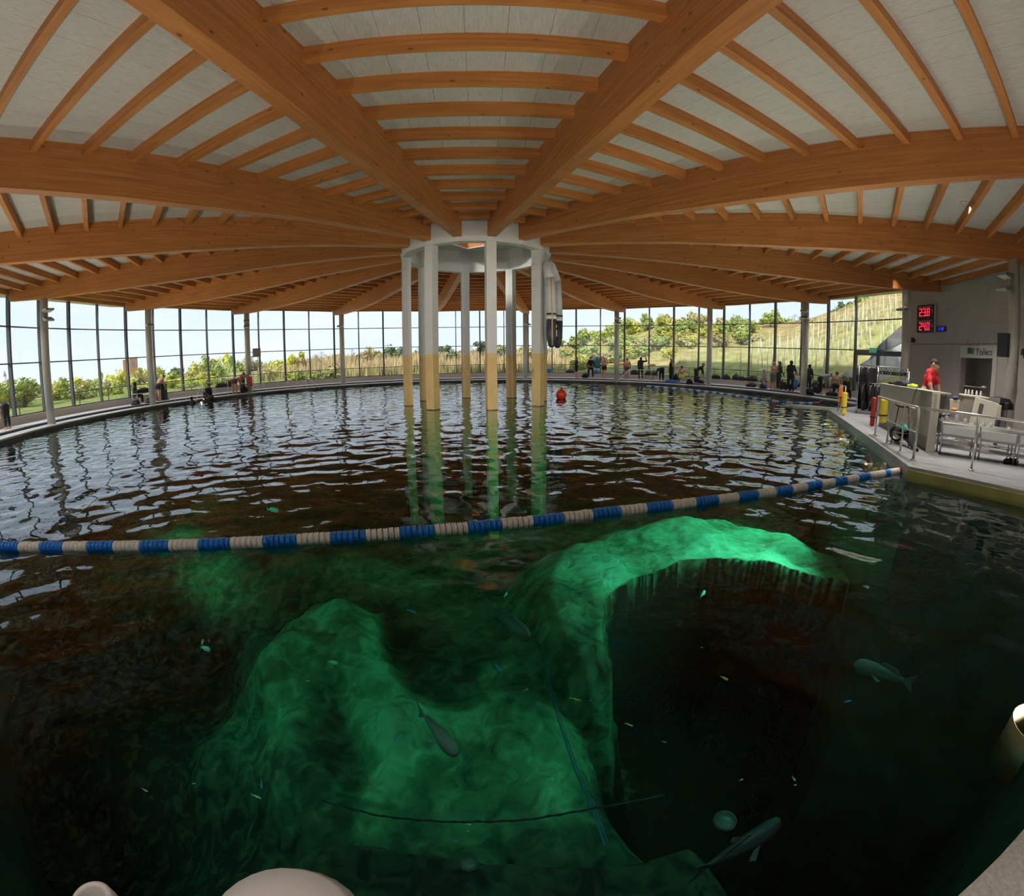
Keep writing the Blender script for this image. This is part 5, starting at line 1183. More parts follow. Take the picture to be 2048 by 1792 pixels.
# ================================================================== people
def surface_nets(F, lab, org, h):
    nx, ny, nz = F.shape; S = F < 0
    c = [S[i:nx-1+i, j:ny-1+j, k:nz-1+k] for i in (0, 1) for j in (0, 1) for k in (0, 1)]
    cnt = sum(x.astype(np.int8) for x in c); act = (cnt > 0) & (cnt < 8)
    I = np.argwhere(act); idx = -np.ones(act.shape, np.int64); idx[act] = np.arange(len(I))
    pos = np.zeros((len(I), 3)); wt = np.zeros(len(I))
    cor = [(i, j, k) for i in (0, 1) for j in (0, 1) for k in (0, 1)]
    for a in range(8):
        for b in range(a+1, 8):
            A, B = np.array(cor[a]), np.array(cor[b])
            if abs(A-B).sum() != 1: continue
            fa = F[I[:, 0]+A[0], I[:, 1]+A[1], I[:, 2]+A[2]]; fb = F[I[:, 0]+B[0], I[:, 1]+B[1], I[:, 2]+B[2]]
            m = (fa < 0) != (fb < 0); t = np.where(m, fa/(fa-fb+1e-12), 0)
            pos += np.where(m[:, None], A+(B-A)*t[:, None], 0); wt += m
    pos = pos/wt[:, None]+I
    fl = lab[I[:, 0], I[:, 1], I[:, 2]]
    quads = []; ql = []
    for ax in range(3):
        sl0 = [slice(1, -1)]*3; sl0[ax] = slice(0, -1); sl1 = [slice(1, -1)]*3; sl1[ax] = slice(1, None)
        s0, s1 = S[tuple(sl0)], S[tuple(sl1)]; E = np.argwhere(s0 != s1); off = np.array([1, 1, 1]); off[ax] = 0; E = E+off
        flip = s0[s0 != s1]; u, v = [(1, 2), (2, 0), (0, 1)][ax]; du = np.eye(3, dtype=int)[u]; dv = np.eye(3, dtype=int)[v]
        g = lambda d: idx[tuple((E+d).T)]
        q = np.stack([g(-du-dv), g(-dv), g(0*du), g(-du)], 1); q[~flip] = q[~flip][:, ::-1]; quads.append(q); ql.append(fl[q[:, 0]])
    return pos*h+org, np.concatenate(quads), np.concatenate(ql)
def sdf_body(prims, h, k=.03):
    P = np.array([[*a, *b] for a, b, ra, rb, l in prims]); rm = max(max(p[2], p[3]) for p in prims)
    lo = np.minimum(P[:, :3], P[:, 3:]).min(0)-rm-2*h; hi = np.maximum(P[:, :3], P[:, 3:]).max(0)+rm+2*h
    n = np.ceil((hi-lo)/h).astype(int)+1; F = np.full(n, 9.0, np.float32); best = np.full(n, 9.0, np.float32); lab = np.zeros(n, np.int16)
    ax = [lo[i]+np.arange(n[i])*h for i in range(3)]
    for a, b, ra, rb, l in prims:
        a = np.array(a, float); b = np.array(b, float); mg = max(ra, rb)+.10
        s = [slice(*np.searchsorted(ax[i], [min(a[i], b[i])-mg, max(a[i], b[i])+mg])) for i in range(3)]; s = tuple(s)
        X = ax[0][s[0]][:, None, None]-a[0]; Y = ax[1][s[1]][None, :, None]-a[1]; Z = ax[2][s[2]][None, None, :]-a[2]
        d = b-a; L2 = max(d@d, 1e-9); t = np.clip((X*d[0]+Y*d[1]+Z*d[2])/L2, 0, 1)
        D = np.sqrt((X-t*d[0])**2+(Y-t*d[1])**2+(Z-t*d[2])**2)-(ra+(rb-ra)*t)
        f = F[s]; hh = np.clip(.5+.5*(f-D)/k, 0, 1); F[s] = f*(1-hh)+D*hh-k*hh*(1-hh)
        m = D < best[s]; best[s] = np.where(m, D, best[s]); lab[s] = np.where(m, l, lab[s])
    return surface_nets(F, lab, lo, h)
SKIN = mat('skin_light', (.58, .33, .24), .6, var=.06); SKIN2 = mat('skin_tanned', (.46, .25, .17), .6, var=.06); HAIRD = mat('hair_dark', (.02, .015, .012), .7); HAIRG = mat('hair_grey', (.35, .32, .28), .7); HAIRB = mat('hair_brown', (.10, .055, .03), .7)
EYE = mat('eye_dark', (.02, .02, .02), .3); LIPS = mat('lips', (.42, .16, .13), .6)
CLOTH = {'black': NEO, 'grey': mat('cloth_grey', (.17, .18, .19), .8), 'red': mat('shirt_red', (.72, .035, .045), .8, var=.06), 'khaki': mat('cloth_khaki', (.42, .39, .33), .8), 'lime': mat('cloth_lime', (.55, .68, .05), .7), 'blue': mat('cloth_pale_blue', (.26, .31, .38), .8), 'maroon': mat('cloth_maroon', (.16, .05, .05), .8), 'navy': NAVY, 'charcoal': mat('suit_charcoal', (.06, .065, .07), .75)}
REG = ['head', 'neck', 'torso', 'hips', 'sleeve', 'uarm', 'farm', 'hand', 'thigh', 'shin', 'foot', 'eye', 'lip']
def V(*a): return np.array(a, float)
def unit(v): v = np.array(v, float); return v/np.linalg.norm(v)
def person(label, loc, face, H=1.75, lean=3, turn=0, arms=None, legs=None, outfit=None, skin=SKIN, hair=HAIRD, head=(0, 0), h=.024, sit=None, hairlen=.0, group=None):
    """loc: feet (or seat) point; face: compass bearing the chest points to; arms/legs: ((upper dir, lower dir) left, right) in (right, forward, up)"""
    s = H
    arms = arms or (((-.12, .05, -1), (-.05, .25, -1)), ((.12, .05, -1), (.05, .25, -1)))
    legs = legs or (((-.06, .02, -1), (0, -.03, -1)), ((.06, .02, -1), (0, -.03, -1)))
    th = R(lean); u = V(0, math.sin(th), math.cos(th)); fw = V(0, math.cos(th), -math.sin(th)); rt_ = V(1, 0, 0)
    P = V(0, 0, 0); hipL, hipR = P+V(-.055, 0, -.01)*s, P+V(.055, 0, -.01)*s
    J = []
    for (a, b), hp in zip(legs, (hipL, hipR)):
        kn = hp+unit(a)*.245*s; an = kn+unit(b)*.245*s; J.append((hp, kn, an))
    zmin = min(j[2][2] for j in J)-.04*s
    pz = -zmin if sit is None else sit
    pr = []
    A = lambda a, b, ra, rb, l: pr.append((a, b, ra*s, rb*s, REG.index(l)))
    sh = P+u*.285*s; ch = P+u*.20*s; nk = P+u*.315*s
    tr = R(turn); rt2 = V(math.cos(tr), -math.sin(tr), 0) if lean < 30 else rt_
    A(P-rt_*.04*s, P+rt_*.04*s, .082, .082, 'hips'); A(P, P+u*.10*s, .080, .074, 'torso'); A(P+u*.10*s-rt_*.02*s, ch-rt_*.035*s, .070, .080, 'torso'); A(P+u*.10*s+rt_*.02*s, ch+rt_*.035*s, .070, .080, 'torso')
    A(ch, sh-u*.02*s, .080, .062, 'torso'); A(sh-rt2*.085*s, sh+rt2*.085*s, .046, .046, 'torso'); A(sh, nk+u*.02*s, .040, .034, 'neck')
    hd = unit(u*math.cos(R(head[0]))+fw*math.sin(R(head[0]))); hf = unit(np.cross(hd, rt_)) ; hf = hf if hf@fw > 0 or abs(hf@fw) < .3 else -hf
    yw = R(head[1]); hr = rt_*math.cos(yw)-hf*math.sin(yw); hf = hf*math.cos(yw)+rt_*math.sin(yw)
    hc = nk+hd*.085*s
    A(nk, hc-hd*.03*s, .036, .042, 'neck'); A(hc-hd*.022*s+hf*.018*s, hc+hd*.018*s-hf*.006*s, .046, .056, 'head'); A(hc-hd*.045*s+hf*.03*s, hc-hd*.02*s+hf*.03*s, .026, .034, 'head')
    A(hc+hf*.055*s+hd*.002*s, hc+hf*.064*s-hd*.016*s, .007, .012, 'head')
    for e in (-1, 1): A(hc+hr*e*.054*s+hd*.006*s, hc+hr*e*.058*s-hd*.014*s, .012, .009, 'head')
    for (a, b), e in zip(arms, (-1, 1)):
        s0 = sh+rt2*e*.098*s-u*.01*s; el = s0+unit(a)*.17*s; wr = el+unit(b)*.148*s; mid = s0+unit(a)*.10*s
        A(s0, mid, .040, .037, 'sleeve'); A(mid, el, .034, .028, 'uarm'); A(el, wr, .029, .020, 'farm'); A(wr, wr+unit(b)*.045*s, .020, .024, 'hand')
        J.append((wr, unit(b)))
    for (hp, kn, an), (a, b) in zip(J[:2], legs):
        A(hp, hp+(kn-hp)*.45, .070, .060, 'hips' if outfit and outfit.get('short') else 'thigh'); A(hp+(kn-hp)*.40, kn, .060, .043, 'thigh'); A(kn, kn+(an-kn)*.4, .042, .045, 'shin'); A(kn+(an-kn)*.4, an, .044, .026, 'shin')
        ft = V(0, 1, -.1) if abs(unit(b)[2]) > .4 else V(0, .4, 1); A(an-V(0, .015, .01)*s, an+unit(ft)*.085*s-V(0, 0, .018)*s, .026, .019, 'foot')
    v, q, l = sdf_body(pr, h, .022*s)
    m_ = MB(); mats = [skin]; mi = {}
    of = outfit or {}
    def midx(r):
        c = of.get(r)
        if c is None: return 0
        if c not in mi: mi[c] = len(mats); mats.append(CLOTH[c])
        return mi[c]
    lm = [midx(r) for r in REG]
    m_.v = [tuple(p) for p in v]; m_.f = [tuple(int(i) for i in a) for a in q]; m_.m = [lm[i] for i in l]; m_.sm = [True]*len(m_.f)
    # fingers, eyes and mouth join the same body mesh
    for wr, d in J[2:]:
        d = Vector(d); o_ = Vector(wr)+d*.06*s; sd_ = d.orthogonal().normalized(); n2 = d.cross(sd_)
        hm = lm[REG.index('hand')]
        for k, ln in enumerate((.042, .048, .045, .036)):
            b0 = o_+sd_*((k-1.5)*.0105*s); m_.tube([b0, b0+d*ln*.5*s, b0+(d*.85+n2*.5).normalized()*ln*s], [.0055*s, .005*s, .004*s], 5, hm)
        b0 = Vector(wr)+d*.02*s+sd_*.018*s; m_.tube([b0, b0+(d+sd_*.8).normalized()*.025*s, b0+(d+sd_*.45).normalized()*.045*s], [.0065*s, .006*s, .0045*s], 5, hm)
    em = len(mats); mats += [EYE, LIPS]
    for e in (-1, 1): m_.sphere(tuple(hc+hf*.056*s+hr*e*.021*s+hd*.012*s), .0075*s, 8, 6, em)
    m_.sphere(tuple(hc+hf*.060*s-hd*.034*s), .011*s, 8, 6, em+1, (1.1, .6, .45))
    pz_w = loc[2]+pz
    t_ = thing('person', label, 'person', (loc[0], loc[1], pz_w), -R(face), group)
    m_.build('body', mats, t_)
    if hair is not None:
        m2 = MB(); n_, k_ = 16, 10; v = []; R0 = .062*s
        for j in range(k_+1):
            th_ = math.pi*.62*j/k_
            for i in range(n_):
                a = 2*math.pi*i/n_; back = -math.cos(a); lim = 1.0
                tt = th_*(.62+.38*(back*.5+.5)) if back < .2 else th_*(1.0+hairlen)
                r_ = R0*(1.04+.03*math.sin(5*a+j))
                p = hc+hd*.012*s-hf*.006*s+hd*(r_*math.cos(tt))+hf*(r_*1.05*math.sin(tt)*math.cos(a))+hr*(r_*.93*math.sin(tt)*math.sin(a)); v.append(p)
        m2.add([tuple(p) for p in v], [(j*n_+i, (j+1)*n_+i, (j+1)*n_+(i+1) % n_, j*n_+(i+1) % n_) for j in range(k_) for i in range(n_)], 0, True)
        m2.build('hair', hair, t_)
    return t_
WET = {k: 'black' for k in ('torso', 'hips', 'sleeve', 'uarm', 'farm', 'thigh', 'shin', 'neck')}
WETC = {k: 'charcoal' for k in WET}; SHORTY = {'torso': 'black', 'hips': 'black', 'thigh': 'black', 'sleeve': 'black', 'uarm': 'black'}
LJ = {'hips': 'black', 'thigh': 'black', 'shin': 'black', 'torso': 'black'}; TRK = {'hips': 'black', 'short': 1}; TROUS = {'hips': 'black', 'thigh': 'black', 'shin': 'black'}
def far(px, r=20.3, z=ZD2): return polr(px, r, z)
AWAY = lambda px: ray_ang(px, 760)[0]
fold = (((-.35, .35, -.9), (.6, .75, .1)), ((.35, .35, -.9), (-.6, .75, .1)))
person('person in black shorty wetsuit with bare legs standing side on by the window', far(1152), AWAY(1152)+75, 1.72, outfit=SHORTY, arms=(((-.1, .2, -1), (.1, .8, -.4)), ((.1, .2, -1), (0, .8, -.4))), hair=HAIRB)
person('person in open black wetsuit standing legs apart facing the pool', far(1181), AWAY(1181)+175, 1.74, outfit={k: v for k, v in WET.items() if k != 'neck'}, arms=(((-.5, .1, -.9), (.6, .5, -.5)), ((.5, .1, -.9), (-.6, .5, -.5))), legs=(((-.22, 0, -1), (-.02, 0, -1)), ((.22, 0, -1), (.02, 0, -1))))
person('bare-backed swimmer in black trunks standing with arms folded', far(1208), AWAY(1208)-160, 1.76, outfit=TRK, arms=fold, hair=HAIRG, skin=SKIN)
person('bare-backed person stooping slightly behind the pool rail', far(1254), AWAY(1254), 1.72, lean=18, head=(15, 0), outfit={'hips': 'maroon', 'short': 1}, arms=(((-.4, .2, -1), (.1, .6, -1)), ((.4, .2, -1), (-.1, .6, -1))), skin=SKIN2)
person('person in full black wetsuit raising one elbow to pull a sleeve', far(1281), AWAY(1281), 1.80, outfit=WET, arms=(((-.15, .1, -1), (0, .3, -1)), ((.95, .2, .12), (-.3, .3, .85))))
person('person in black wetsuit bent double beside the blue mat', far(1323, 19.9), AWAY(1323)-20, 1.72, lean=95, head=(-10, 0), outfit=WET, arms=(((-.2, .15, -1), (0, 0, -1)), ((.2, .15, -1), (0, 0, -1))), legs=(((-.08, .1, -1), (-.02, -.08, -1)), ((.08, .1, -1), (.02, -.08, -1))))
person('bare-armed person in black sleeveless wetsuit standing by the mullion', far(1341), AWAY(1341)+70, 1.76, outfit=LJ, arms=(((-.1, .3, -1), (.1, 1, -.2)), ((.1, .3, -1), (0, 1, -.3))), hair=HAIRG)
SIT = (((-.12, 1, -.05), (-.05, .1, -1)), ((.12, 1, -.05), (.05, .1, -1)))
LOWSIT = (((-.2, 1, .3), (-.1, .6, -1)), ((.2, 1, .3), (.1, .6, -1)))
person('bare-backed person with lime trunks sitting among black gear', far(1363, 20.2), AWAY(1363), 1.74, lean=12, outfit={'hips': 'lime', 'thigh': 'black', 'short': 1}, legs=SIT, sit=.42, skin=SKIN, arms=(((-.3, .4, -1), (0, .8, -.4)), ((.8, .3, -.4), (.5, .7, -.2))))
person('person in black wetsuit leaning over a dive tank', far(1391, 20.2), AWAY(1391)+80, 1.76, lean=62, head=(-35, 0), outfit=WET, arms=(((-.2, .3, -1), (0, .1, -1)), ((.2, .3, -1), (0, .2, -1))), legs=(((-.08, .35, -1), (-.02, -.2, -1)), ((.08, -.1, -1), (.02, -.15, -1))))
person('person in pale blue shirt sitting on the bench wall', far(1526, 21.1), AWAY(1526)+150, 1.74, lean=8, outfit={'torso': 'blue', 'sleeve': 'blue', 'hips': 'grey', 'thigh': 'grey'}, legs=SIT, sit=.46, hair=HAIRG, arms=(((-.2, .5, -1), (.4, .7, .1)), ((.2, .5, -1), (-.4, .7, .1))))
person('bare-backed person in grey shorts standing beside the dark wetsuit', far(1546, 19.95), AWAY(1546)+25, 1.78, lean=10, outfit={'hips': 'grey', 'thigh': 'grey'}, hair=HAIRG, skin=SKIN, arms=(((-.1, .4, -1), (.2, .9, .2)), ((.1, .3, -1), (0, 1, -.1))))
person('slim person in charcoal wetsuit standing with arms forward by the gear', far(1557, 20.4), AWAY(1557)+60, 1.82, lean=5, outfit=WETC, hair=HAIRB, arms=(((-.1, .2, -1), (.1, .6, -.8)), ((.1, .2, -1), (0, .6, -.8))))
person('broad person in black wetsuit with white collar line seen from behind', far(1581, 20.0), AWAY(1581)+15, 1.90, lean=4, outfit=WET, hair=HAIRD, arms=(((-.3, .2, -1), (.2, .7, -.6)), ((.35, .3, -.9), (0, 1, -.2))))
person('bare-chested person sitting with blue fins on the knees beside the column', far(1595, 20.3), AWAY(1595)-50, 1.72, lean=6, outfit=TROUS, legs=SIT, sit=.42, skin=SKIN, hair=HAIRG)
person('person in black wetsuit standing partly behind the column', far(1617, 20.7), AWAY(1617)+30, 1.74, lean=6, outfit=WET, hair=HAIRD, arms=(((-.2, .1, -1), (0, .3, -1)), ((.25, .1, -1), (0, .3, -1))))
person('person with blue-grey top and black trousers bending forward', far(1640, 20.4), AWAY(1640)+70, 1.76, lean=68, head=(20, 0), outfit={**TROUS, 'torso': 'blue', 'sleeve': 'blue', 'uarm': 'blue', 'neck': 'blue'}, arms=(((-.2, .1, -1), (0, .1, -1)), ((.2, .2, -1), (0, .1, -1))), legs=(((-.08, .1, -1), (-.02, -.05, -1)), ((.08, .15, -1), (.02, -.05, -1))))
person('bare-backed person in a half worn black wetsuit sitting near the wetsuit rack', far(1672, 20.0), AWAY(1672)+10, 1.78, lean=20, outfit=TROUS, legs=SIT, sit=.62, skin=SKIN2, hair=HAIRB, arms=(((-.5, .3, -1), (.1, .6, -1)), ((.5, .3, -1), (-.1, .6, -1))))
person('fair-haired person crouching half hidden by the wetsuit rack', far(1690, 20.2), AWAY(1690)+150, 1.70, lean=25, outfit=WET, legs=SIT, sit=.42, hair=HAIRG)
rp = Vector((11.57, -10.6, ZD+.15))
m_ = MB(); m_.bbox((-1.2, -.5, 0), (1.2, .5, .15), .02); o = m_.build('floor_step', DECKM, None, (rp.x, rp.y, ZD), rt); struct(o, 'low step behind the reception counter', 'step')
person('young person in a red t-shirt leaning on the reception counter', rp, AWAY(1855)+118, 1.92, lean=14, head=(6, -8), outfit={'torso': 'red', 'sleeve': 'red', 'uarm': 'red', 'hips': 'khaki', 'thigh': 'khaki', 'shin': 'khaki', 'foot': 'black'}, arms=(((-.25, .25, -1), (.1, .35, -1)), ((.25, .35, -1), (0, .4, -1))), h=.016, hair=HAIRD, hairlen=-.05)
# left bank
person('bare-backed person in black trousers bent over at the pool edge near the glazing corner', polr(4, 20.5, ZD2), -100, 1.76, lean=100, head=(-5, 0), outfit=TROUS, arms=(((-.2, .1, -1), (0, .1, -1)), ((.2, .1, -1), (0, .1, -1))), skin=SKIN, legs=(((-.08, -.12, -1), (-.02, -.05, -1)), ((.08, -.02, -1), (.02, -.05, -1))))
person('person in black hooded top sitting behind heaped gear', polr(267, 20.9, ZD2), AWAY(267)+100, 1.70, lean=4, outfit={**WET, 'head': 'black'}, legs=SIT, sit=.5)
person('bare person stooping beside the black upright case', polr(314, 20.4, ZD2), AWAY(314)+60, 1.74, lean=42, head=(10, 0), outfit=TRK, skin=SKIN, hair=HAIRB, arms=(((-.1, .1, -1), (0, .3, -1)), ((.1, .2, -1), (0, .3, -1))))
person('bare-backed swimmer in dark trunks bending over a dive jacket', polr(468, 19.5, ZD), AWAY(468)+40, 1.72, lean=75, head=(15, 0), outfit={'hips': 'maroon', 'short': 1}, skin=SKIN, hair=None, arms=(((-.2, .2, -1), (0, .2, -1)), ((.2, .3, -1), (0, .3, -1))), legs=(((-.08, -.05, -1), (-.02, -.05, -1)), ((.08, .05, -1), (.02, -.05, -1))))
person('bare swimmer bending towards the pool over the dive jacket', polr(484, 19.6, ZD), AWAY(487)+165, 1.72, lean=50, head=(20, 0), outfit={'hips': 'maroon', 'short': 1}, skin=SKIN2, hair=HAIRB, arms=(((-.25, .2, -1), (.1, .2, -1)), ((.25, .3, -1), (-.1, .2, -1))))
person('diver in grey-black suit sitting on the ledge with feet in the water', polr(413, 18.95, ZD), AWAY(413)+150, 1.74, lean=20, outfit=WETC, legs=(((-.12, 1, -.2), (-.05, .1, -1)), ((.12, 1, -.2), (.05, .1, -1))), sit=.10, hair=HAIRD)
for px, lab in ((380, 'diver shoulder deep in the water at the pool edge below the black case'), (405, 'diver shoulder deep in the water next to the seated diver')):
    person(lab, polr(px, 18.2, 0), AWAY(px)+20, 1.72, lean=6, outfit=WETC, sit=-.38 if px == 380 else -.46, hair=HAIRD, arms=(((-.4, .6, -.4), (0, 1, .1)), ((.4, .6, -.4), (0, 1, .1))))

# ================================================================== dive gear
def bag_mesh(seed, w_, d_, h_, mt):
    m_ = MB(); m_.bbox((-w_/2, -d_/2, 0), (w_/2, d_/2, h_), min(w_, d_, h_)*.22)
    bm = bmesh.new(); me0 = m_.mesh('tmp', mt); bm.from_mesh(me0); bmesh.ops.subdivide_edges(bm, edges=bm.edges, cuts=2, use_grid_fill=True)
    for v in bm.verts:
        k = (math.sin(v.co.x*9+seed)+math.sin(v.co.y*11+seed*2)+math.sin(v.co.z*8+seed*3))*.03
        if v.co.z > .02: v.co.z *= 1+k*3-.35*(abs(v.co.x)/(w_/2))**3; v.co.x *= 1+k; v.co.y *= 1+k
    me = bpy.data.meshes.new('bag_body'); bm.to_mesh(me); bm.free(); me.materials.append(mt)
    for p in me.polygons: p.use_smooth = True
    return me
def bag(label, p, rz, w_=.7, d_=.4, h_=.36, mt=NEO, name='dive_bag', strap=BLACK):
    t_ = thing(name, label, 'bag', p, rz); put('bag_body', bag_mesh(p[0]*7+p[1], w_, d_, h_, mt), t_)
    for s in (-1, 1):
        m_ = MB(); m_.tube([(-w_*.2, s*d_*.2, h_*.85), (-w_*.12, s*d_*.1, h_+.05), (w_*.12, s*d_*.1, h_+.05), (w_*.2, s*d_*.2, h_*.85)], .014, 6); m_.build('handle', strap, t_)
    m_ = MB(); m_.bbox((-w_*.36, -.012, h_*.93), (w_*.36, .012, h_*.99), .004); m_.build('zip', GREYL, t_)
TANKS = mat('tank_silver', (.60, .62, .62), .35, metal=.6); TANKK = mat('tank_black', (.03, .03, .035), .4)
def scuba(label, p, rz, tank=TANKK, lay=False):
    t_ = thing('scuba_set', label, 'dive gear', p, rz)
    if lay: t_.rotation_euler = (R(78), 0, rz)
    m_ = MB(); m_.lathe([(0, 0), (.085, .0), (.09, .03), (.09, .50), (.07, .57), (.03, .61), (.03, .66), (0, .66)], 16, c=(0, .12, .02)); m_.build('tank', tank, t_)
    m_ = MB(); m_.bbox((-.05, .08, .64), (.07, .16, .70), .01); m_.cyl((.05, .12, .67), (.12, .12, .67), .025, n=10); m_.build('valve', GREYL, t_)
    m_ = MB(); lump(m_, (0, -.04, .30), .2, (1.1, .55, 1.25), p[0]); lump(m_, (-.17, -.06, .22), .12, (.8, .8, 1.5), p[1]); lump(m_, (.17, -.06, .22), .12, (.8, .8, 1.5), p[0]+p[1]); m_.build('jacket', NEO, t_)
    m_ = MB(); m_.tube([(.1, .1, .66), (.26, .0, .6), (.30, -.1, .35), (.22, -.2, .12)], .014, 6); m_.tube([(-.04, .1, .68), (-.24, .0, .62), (-.28, -.12, .3)], .012, 6); m_.build('hose', BLACK, t_)
B = ZK; DK = ZD2
CAPB = mat('bucket_blue', (.03, .20, .70), .5); TEALF = mat('teal_fabric', (.05, .34, .42), .6)
def frz(p): return math.atan2(p.y, p.x)-math.pi/2
def bucket(label, px, r, z, s, mt):
    p = polr(px, r, z); t_ = thing('bucket', label, 'bucket', p); m_ = MB(); m_.lathe([(0, 0), (.13*s, 0), (.16*s, .30*s), (.175*s, .31*s), (.15*s, .30*s), (.12*s, .03*s), (0, .03*s)], 18); m_.build('tub', mt, t_)
    m_ = MB(); m_.tube([(.165*s*math.cos(a), .02, .29*s+.12*s*math.sin(a)) for a in np.linspace(0, math.pi, 9)], .008, 6); m_.build('handle', WHITEP, t_)
bucket('blue bucket on the bench behind the hub columns', 1098, 21.5, B, 1.1, CAPB)
for lab, px, r, z, w_, h_, mt in (('long dark navy bag lying on the bench left of the person in shorty wetsuit', 1140, 21.55, B, .75, .30, NAVY), ('round black bag on the floor at the feet of the open wetsuit', 1170, 20.6, DK, .55, .42, NEO), ('bright blue bag on the bench beside the swimmer with folded arms', 1193, 21.55, B, .42, .34, CAPB), ('black bag slumped on the bench behind the pool rail', 1268, 21.5, B, .65, .42, NEO), ('black bag hanging over the bench edge beside the dark box', 1296, 21.4, B, .55, .40, NEO),
        ('first black bag on the bench to the right of the diver leaning over a tank', 1432, 21.5, B, .6, .30, NEO), ('second black bag on the bench, close to a column', 1452, 21.5, B, .65, .34, NEO), ('pointed black bag in the middle of the bench', 1472, 21.5, B, .6, .40, NEO), ('flat black bag beside the pointed one', 1484, 21.5, B, .5, .28, NEO), ('big black bag on the bench beside the person in pale blue shirt', 1503, 21.5, B, .85, .36, NEO), ('black bag on the floor below the big bench bag', 1502, 20.4, DK, .7, .25, NEO),
        ('dark bag on the bench behind the bending person', 1632, 21.5, B, .6, .36, NEO), ('long black bag on the bench right of the bending person', 1655, 21.5, B, .9, .30, NEO), ('black bag on the floor between column and rack', 1665, 20.0, DK, .8, .25, NEO),
        ('small black bag on the bench near the stooping swimmers', 437, 21.5, B, .5, .28, NEO), ('pointed black bag on the bench in the middle', 446, 21.5, B, .45, .36, NEO), ('rounded black bag on the bench behind the stooping swimmer', 459, 21.5, B, .6, .42, NEO)):
    p = polr(px, r, z); bag(lab, p, frz(p), w_, .36, h_, mt)
p = polr(1194, 21.75, 1.42); t_ = thing('teal_float', 'round teal float propped on the handrail', 'float', p, frz(p)); m_ = MB(); m_.lathe([(0, -.07), (.30, -.07), (.46, -.03), (.46, .03), (.30, .07), (0, .07)], 22, axis='y', c=(0, 0, .2)); m_.build('disc', TEALF, t_); m_ = MB(); m_.lathe([(.44, -.05), (.49, 0), (.44, .05)], 22, axis='y', c=(0, 0, .2)); m_.build('rim', NAVY, t_)
def trolley(label, px, r, mt):
    p = polr(px, r, ZK); t_ = thing('gear_stand', label, 'stand', p, frz(p))
    for x in (-.22, .22):
        for y in (-.12, .12): m_ = MB(); m_.cyl((x, y, 0), (x, y, .78), .014, n=8); m_.build('leg', GREYL, t_)
    for z in (.15, .32, .49, .66): m_ = MB(); m_.bbox((-.23, -.13, z), (.23, .13, z+.02), .004); m_.build('slat', GREYL, t_)
    o = thing('orange_float', label.replace('grey slatted stand', 'orange foam float lying on the grey stand'), 'float', p+Vector((0, 0, .78)), frz(p)); m_ = MB(); m_.bbox((-.28, -.15, 0), (.28, .15, .14), .04); m_.build('foam', mt, o); m_ = MB(); m_.tube([(.2, -.16, .05), (.3, -.2, .1), (.2, -.16, .12)], .01, 6); m_.build('cord', BLACK, o)
trolley('grey slatted stand by the column', 1243, 21.55, ORF); trolley('grey slatted stand behind the black bags', 1303, 21.55, mat('orange_foam_b', (.80, .34, .05), .7))
bag('blue bag hanging on the grey slatted stand by the column', polr(1249, 21.3, ZK-.05), 0, .28, .2, .42, CAPB)
p = polr(1307, 21.5, ZK); t_ = thing('black_case', 'dark box on the bench beside the hanging bag', 'case', p, frz(p)); m_ = MB(); m_.bbox((-.22, -.18, 0), (.22, .18, .40), .02); m_.build('box', BLACK, t_); m_ = MB(); m_.bbox((-.225, -.185, .30), (.225, .185, .33), .005); m_.build('lid_seam', GREYL, t_)
p = polr(1344, 19.9, DK); t_ = thing('blue_mat', 'bright blue folded mat on the floor beside the bent diver', 'mat', p, frz(p)); m_ = MB(); m_.bbox((-.5, -.3, 0), (.5, .3, .06), .02); m_.build('sheet', CAPB, t_); m_ = MB(); m_.bbox((-.35, -.25, .06), (.5, .25, .13), .02); m_.build('fold', CAPB, t_)
for lab, px, r, tk, lay in (('black scuba set standing beside the bare-backed sitter', 1351, 20.3, TANKK, 0), ('scuba set lying low at the feet of the leaning diver', 1381, 20.0, TANKK, 1), ('scuba set with pale tank in front of the leaning diver', 1396, 19.95, TANKS, 0), ('scuba set lying on the floor right of the leaning diver', 1404, 20.2, TANKK, 1), ('scuba set lying before the person in pale blue shirt', 1531, 20.2, TANKK, 1), ('silver tank scuba set standing between the standing divers', 1570, 20.1, TANKS, 0), ('black scuba set standing behind the silver tank', 1563, 20.6, TANKK, 0), ('black scuba set lying to the right of the column', 1627, 19.95, TANKK, 1), ('black scuba set standing near the bending person', 1634, 20.2, TANKK, 0),
        ('black scuba set held by the stooping swimmers at the pool edge', 486, 19.1, TANKK, 0), ('black scuba set on the ledge behind the seated diver', 412, 19.6, TANKK, 0), ('black scuba set lying on the floor before the hooded person', 262, 20.2, TANKK, 1), ('black scuba set lying beside the column behind the gear table', 292, 20.2, TANKK, 1)):
    p = polr(px, r, DK if r > 19.8 else ZD); scuba(lab, p+Vector((0, 0, .06 if lay else 0)), frz(p)+random.uniform(-.5, .5), tk, lay)
p = polr(326, 20.5, DK); t_ = thing('black_case', 'tall black upright case standing at the pool side', 'case', p, frz(p)+.3); m_ = MB(); m_.bbox((-.2, -.15, 0), (.2, .15, 1.05), .04); m_.build('shell', BLACK, t_); m_ = MB(); m_.bbox((-.26, -.2, 0), (.26, .2, .06), .02); m_.build('base', BLACK, t_); m_ = MB(); m_.tube([(-.08, 0, 1.04), (-.08, 0, 1.1), (.08, 0, 1.1), (.08, 0, 1.04)], .012, 6); m_.build('handle', GREYL, t_)
p = polr(285, 20.7, DK); t_ = thing('gear_table', 'low table covered with black dive gear beside the column', 'table', p, frz(p))
m_ = MB(); m_.bbox((-.75, -.3, .56), (.75, .3, .60), .01); m_.build('table_top', GREYL, t_)
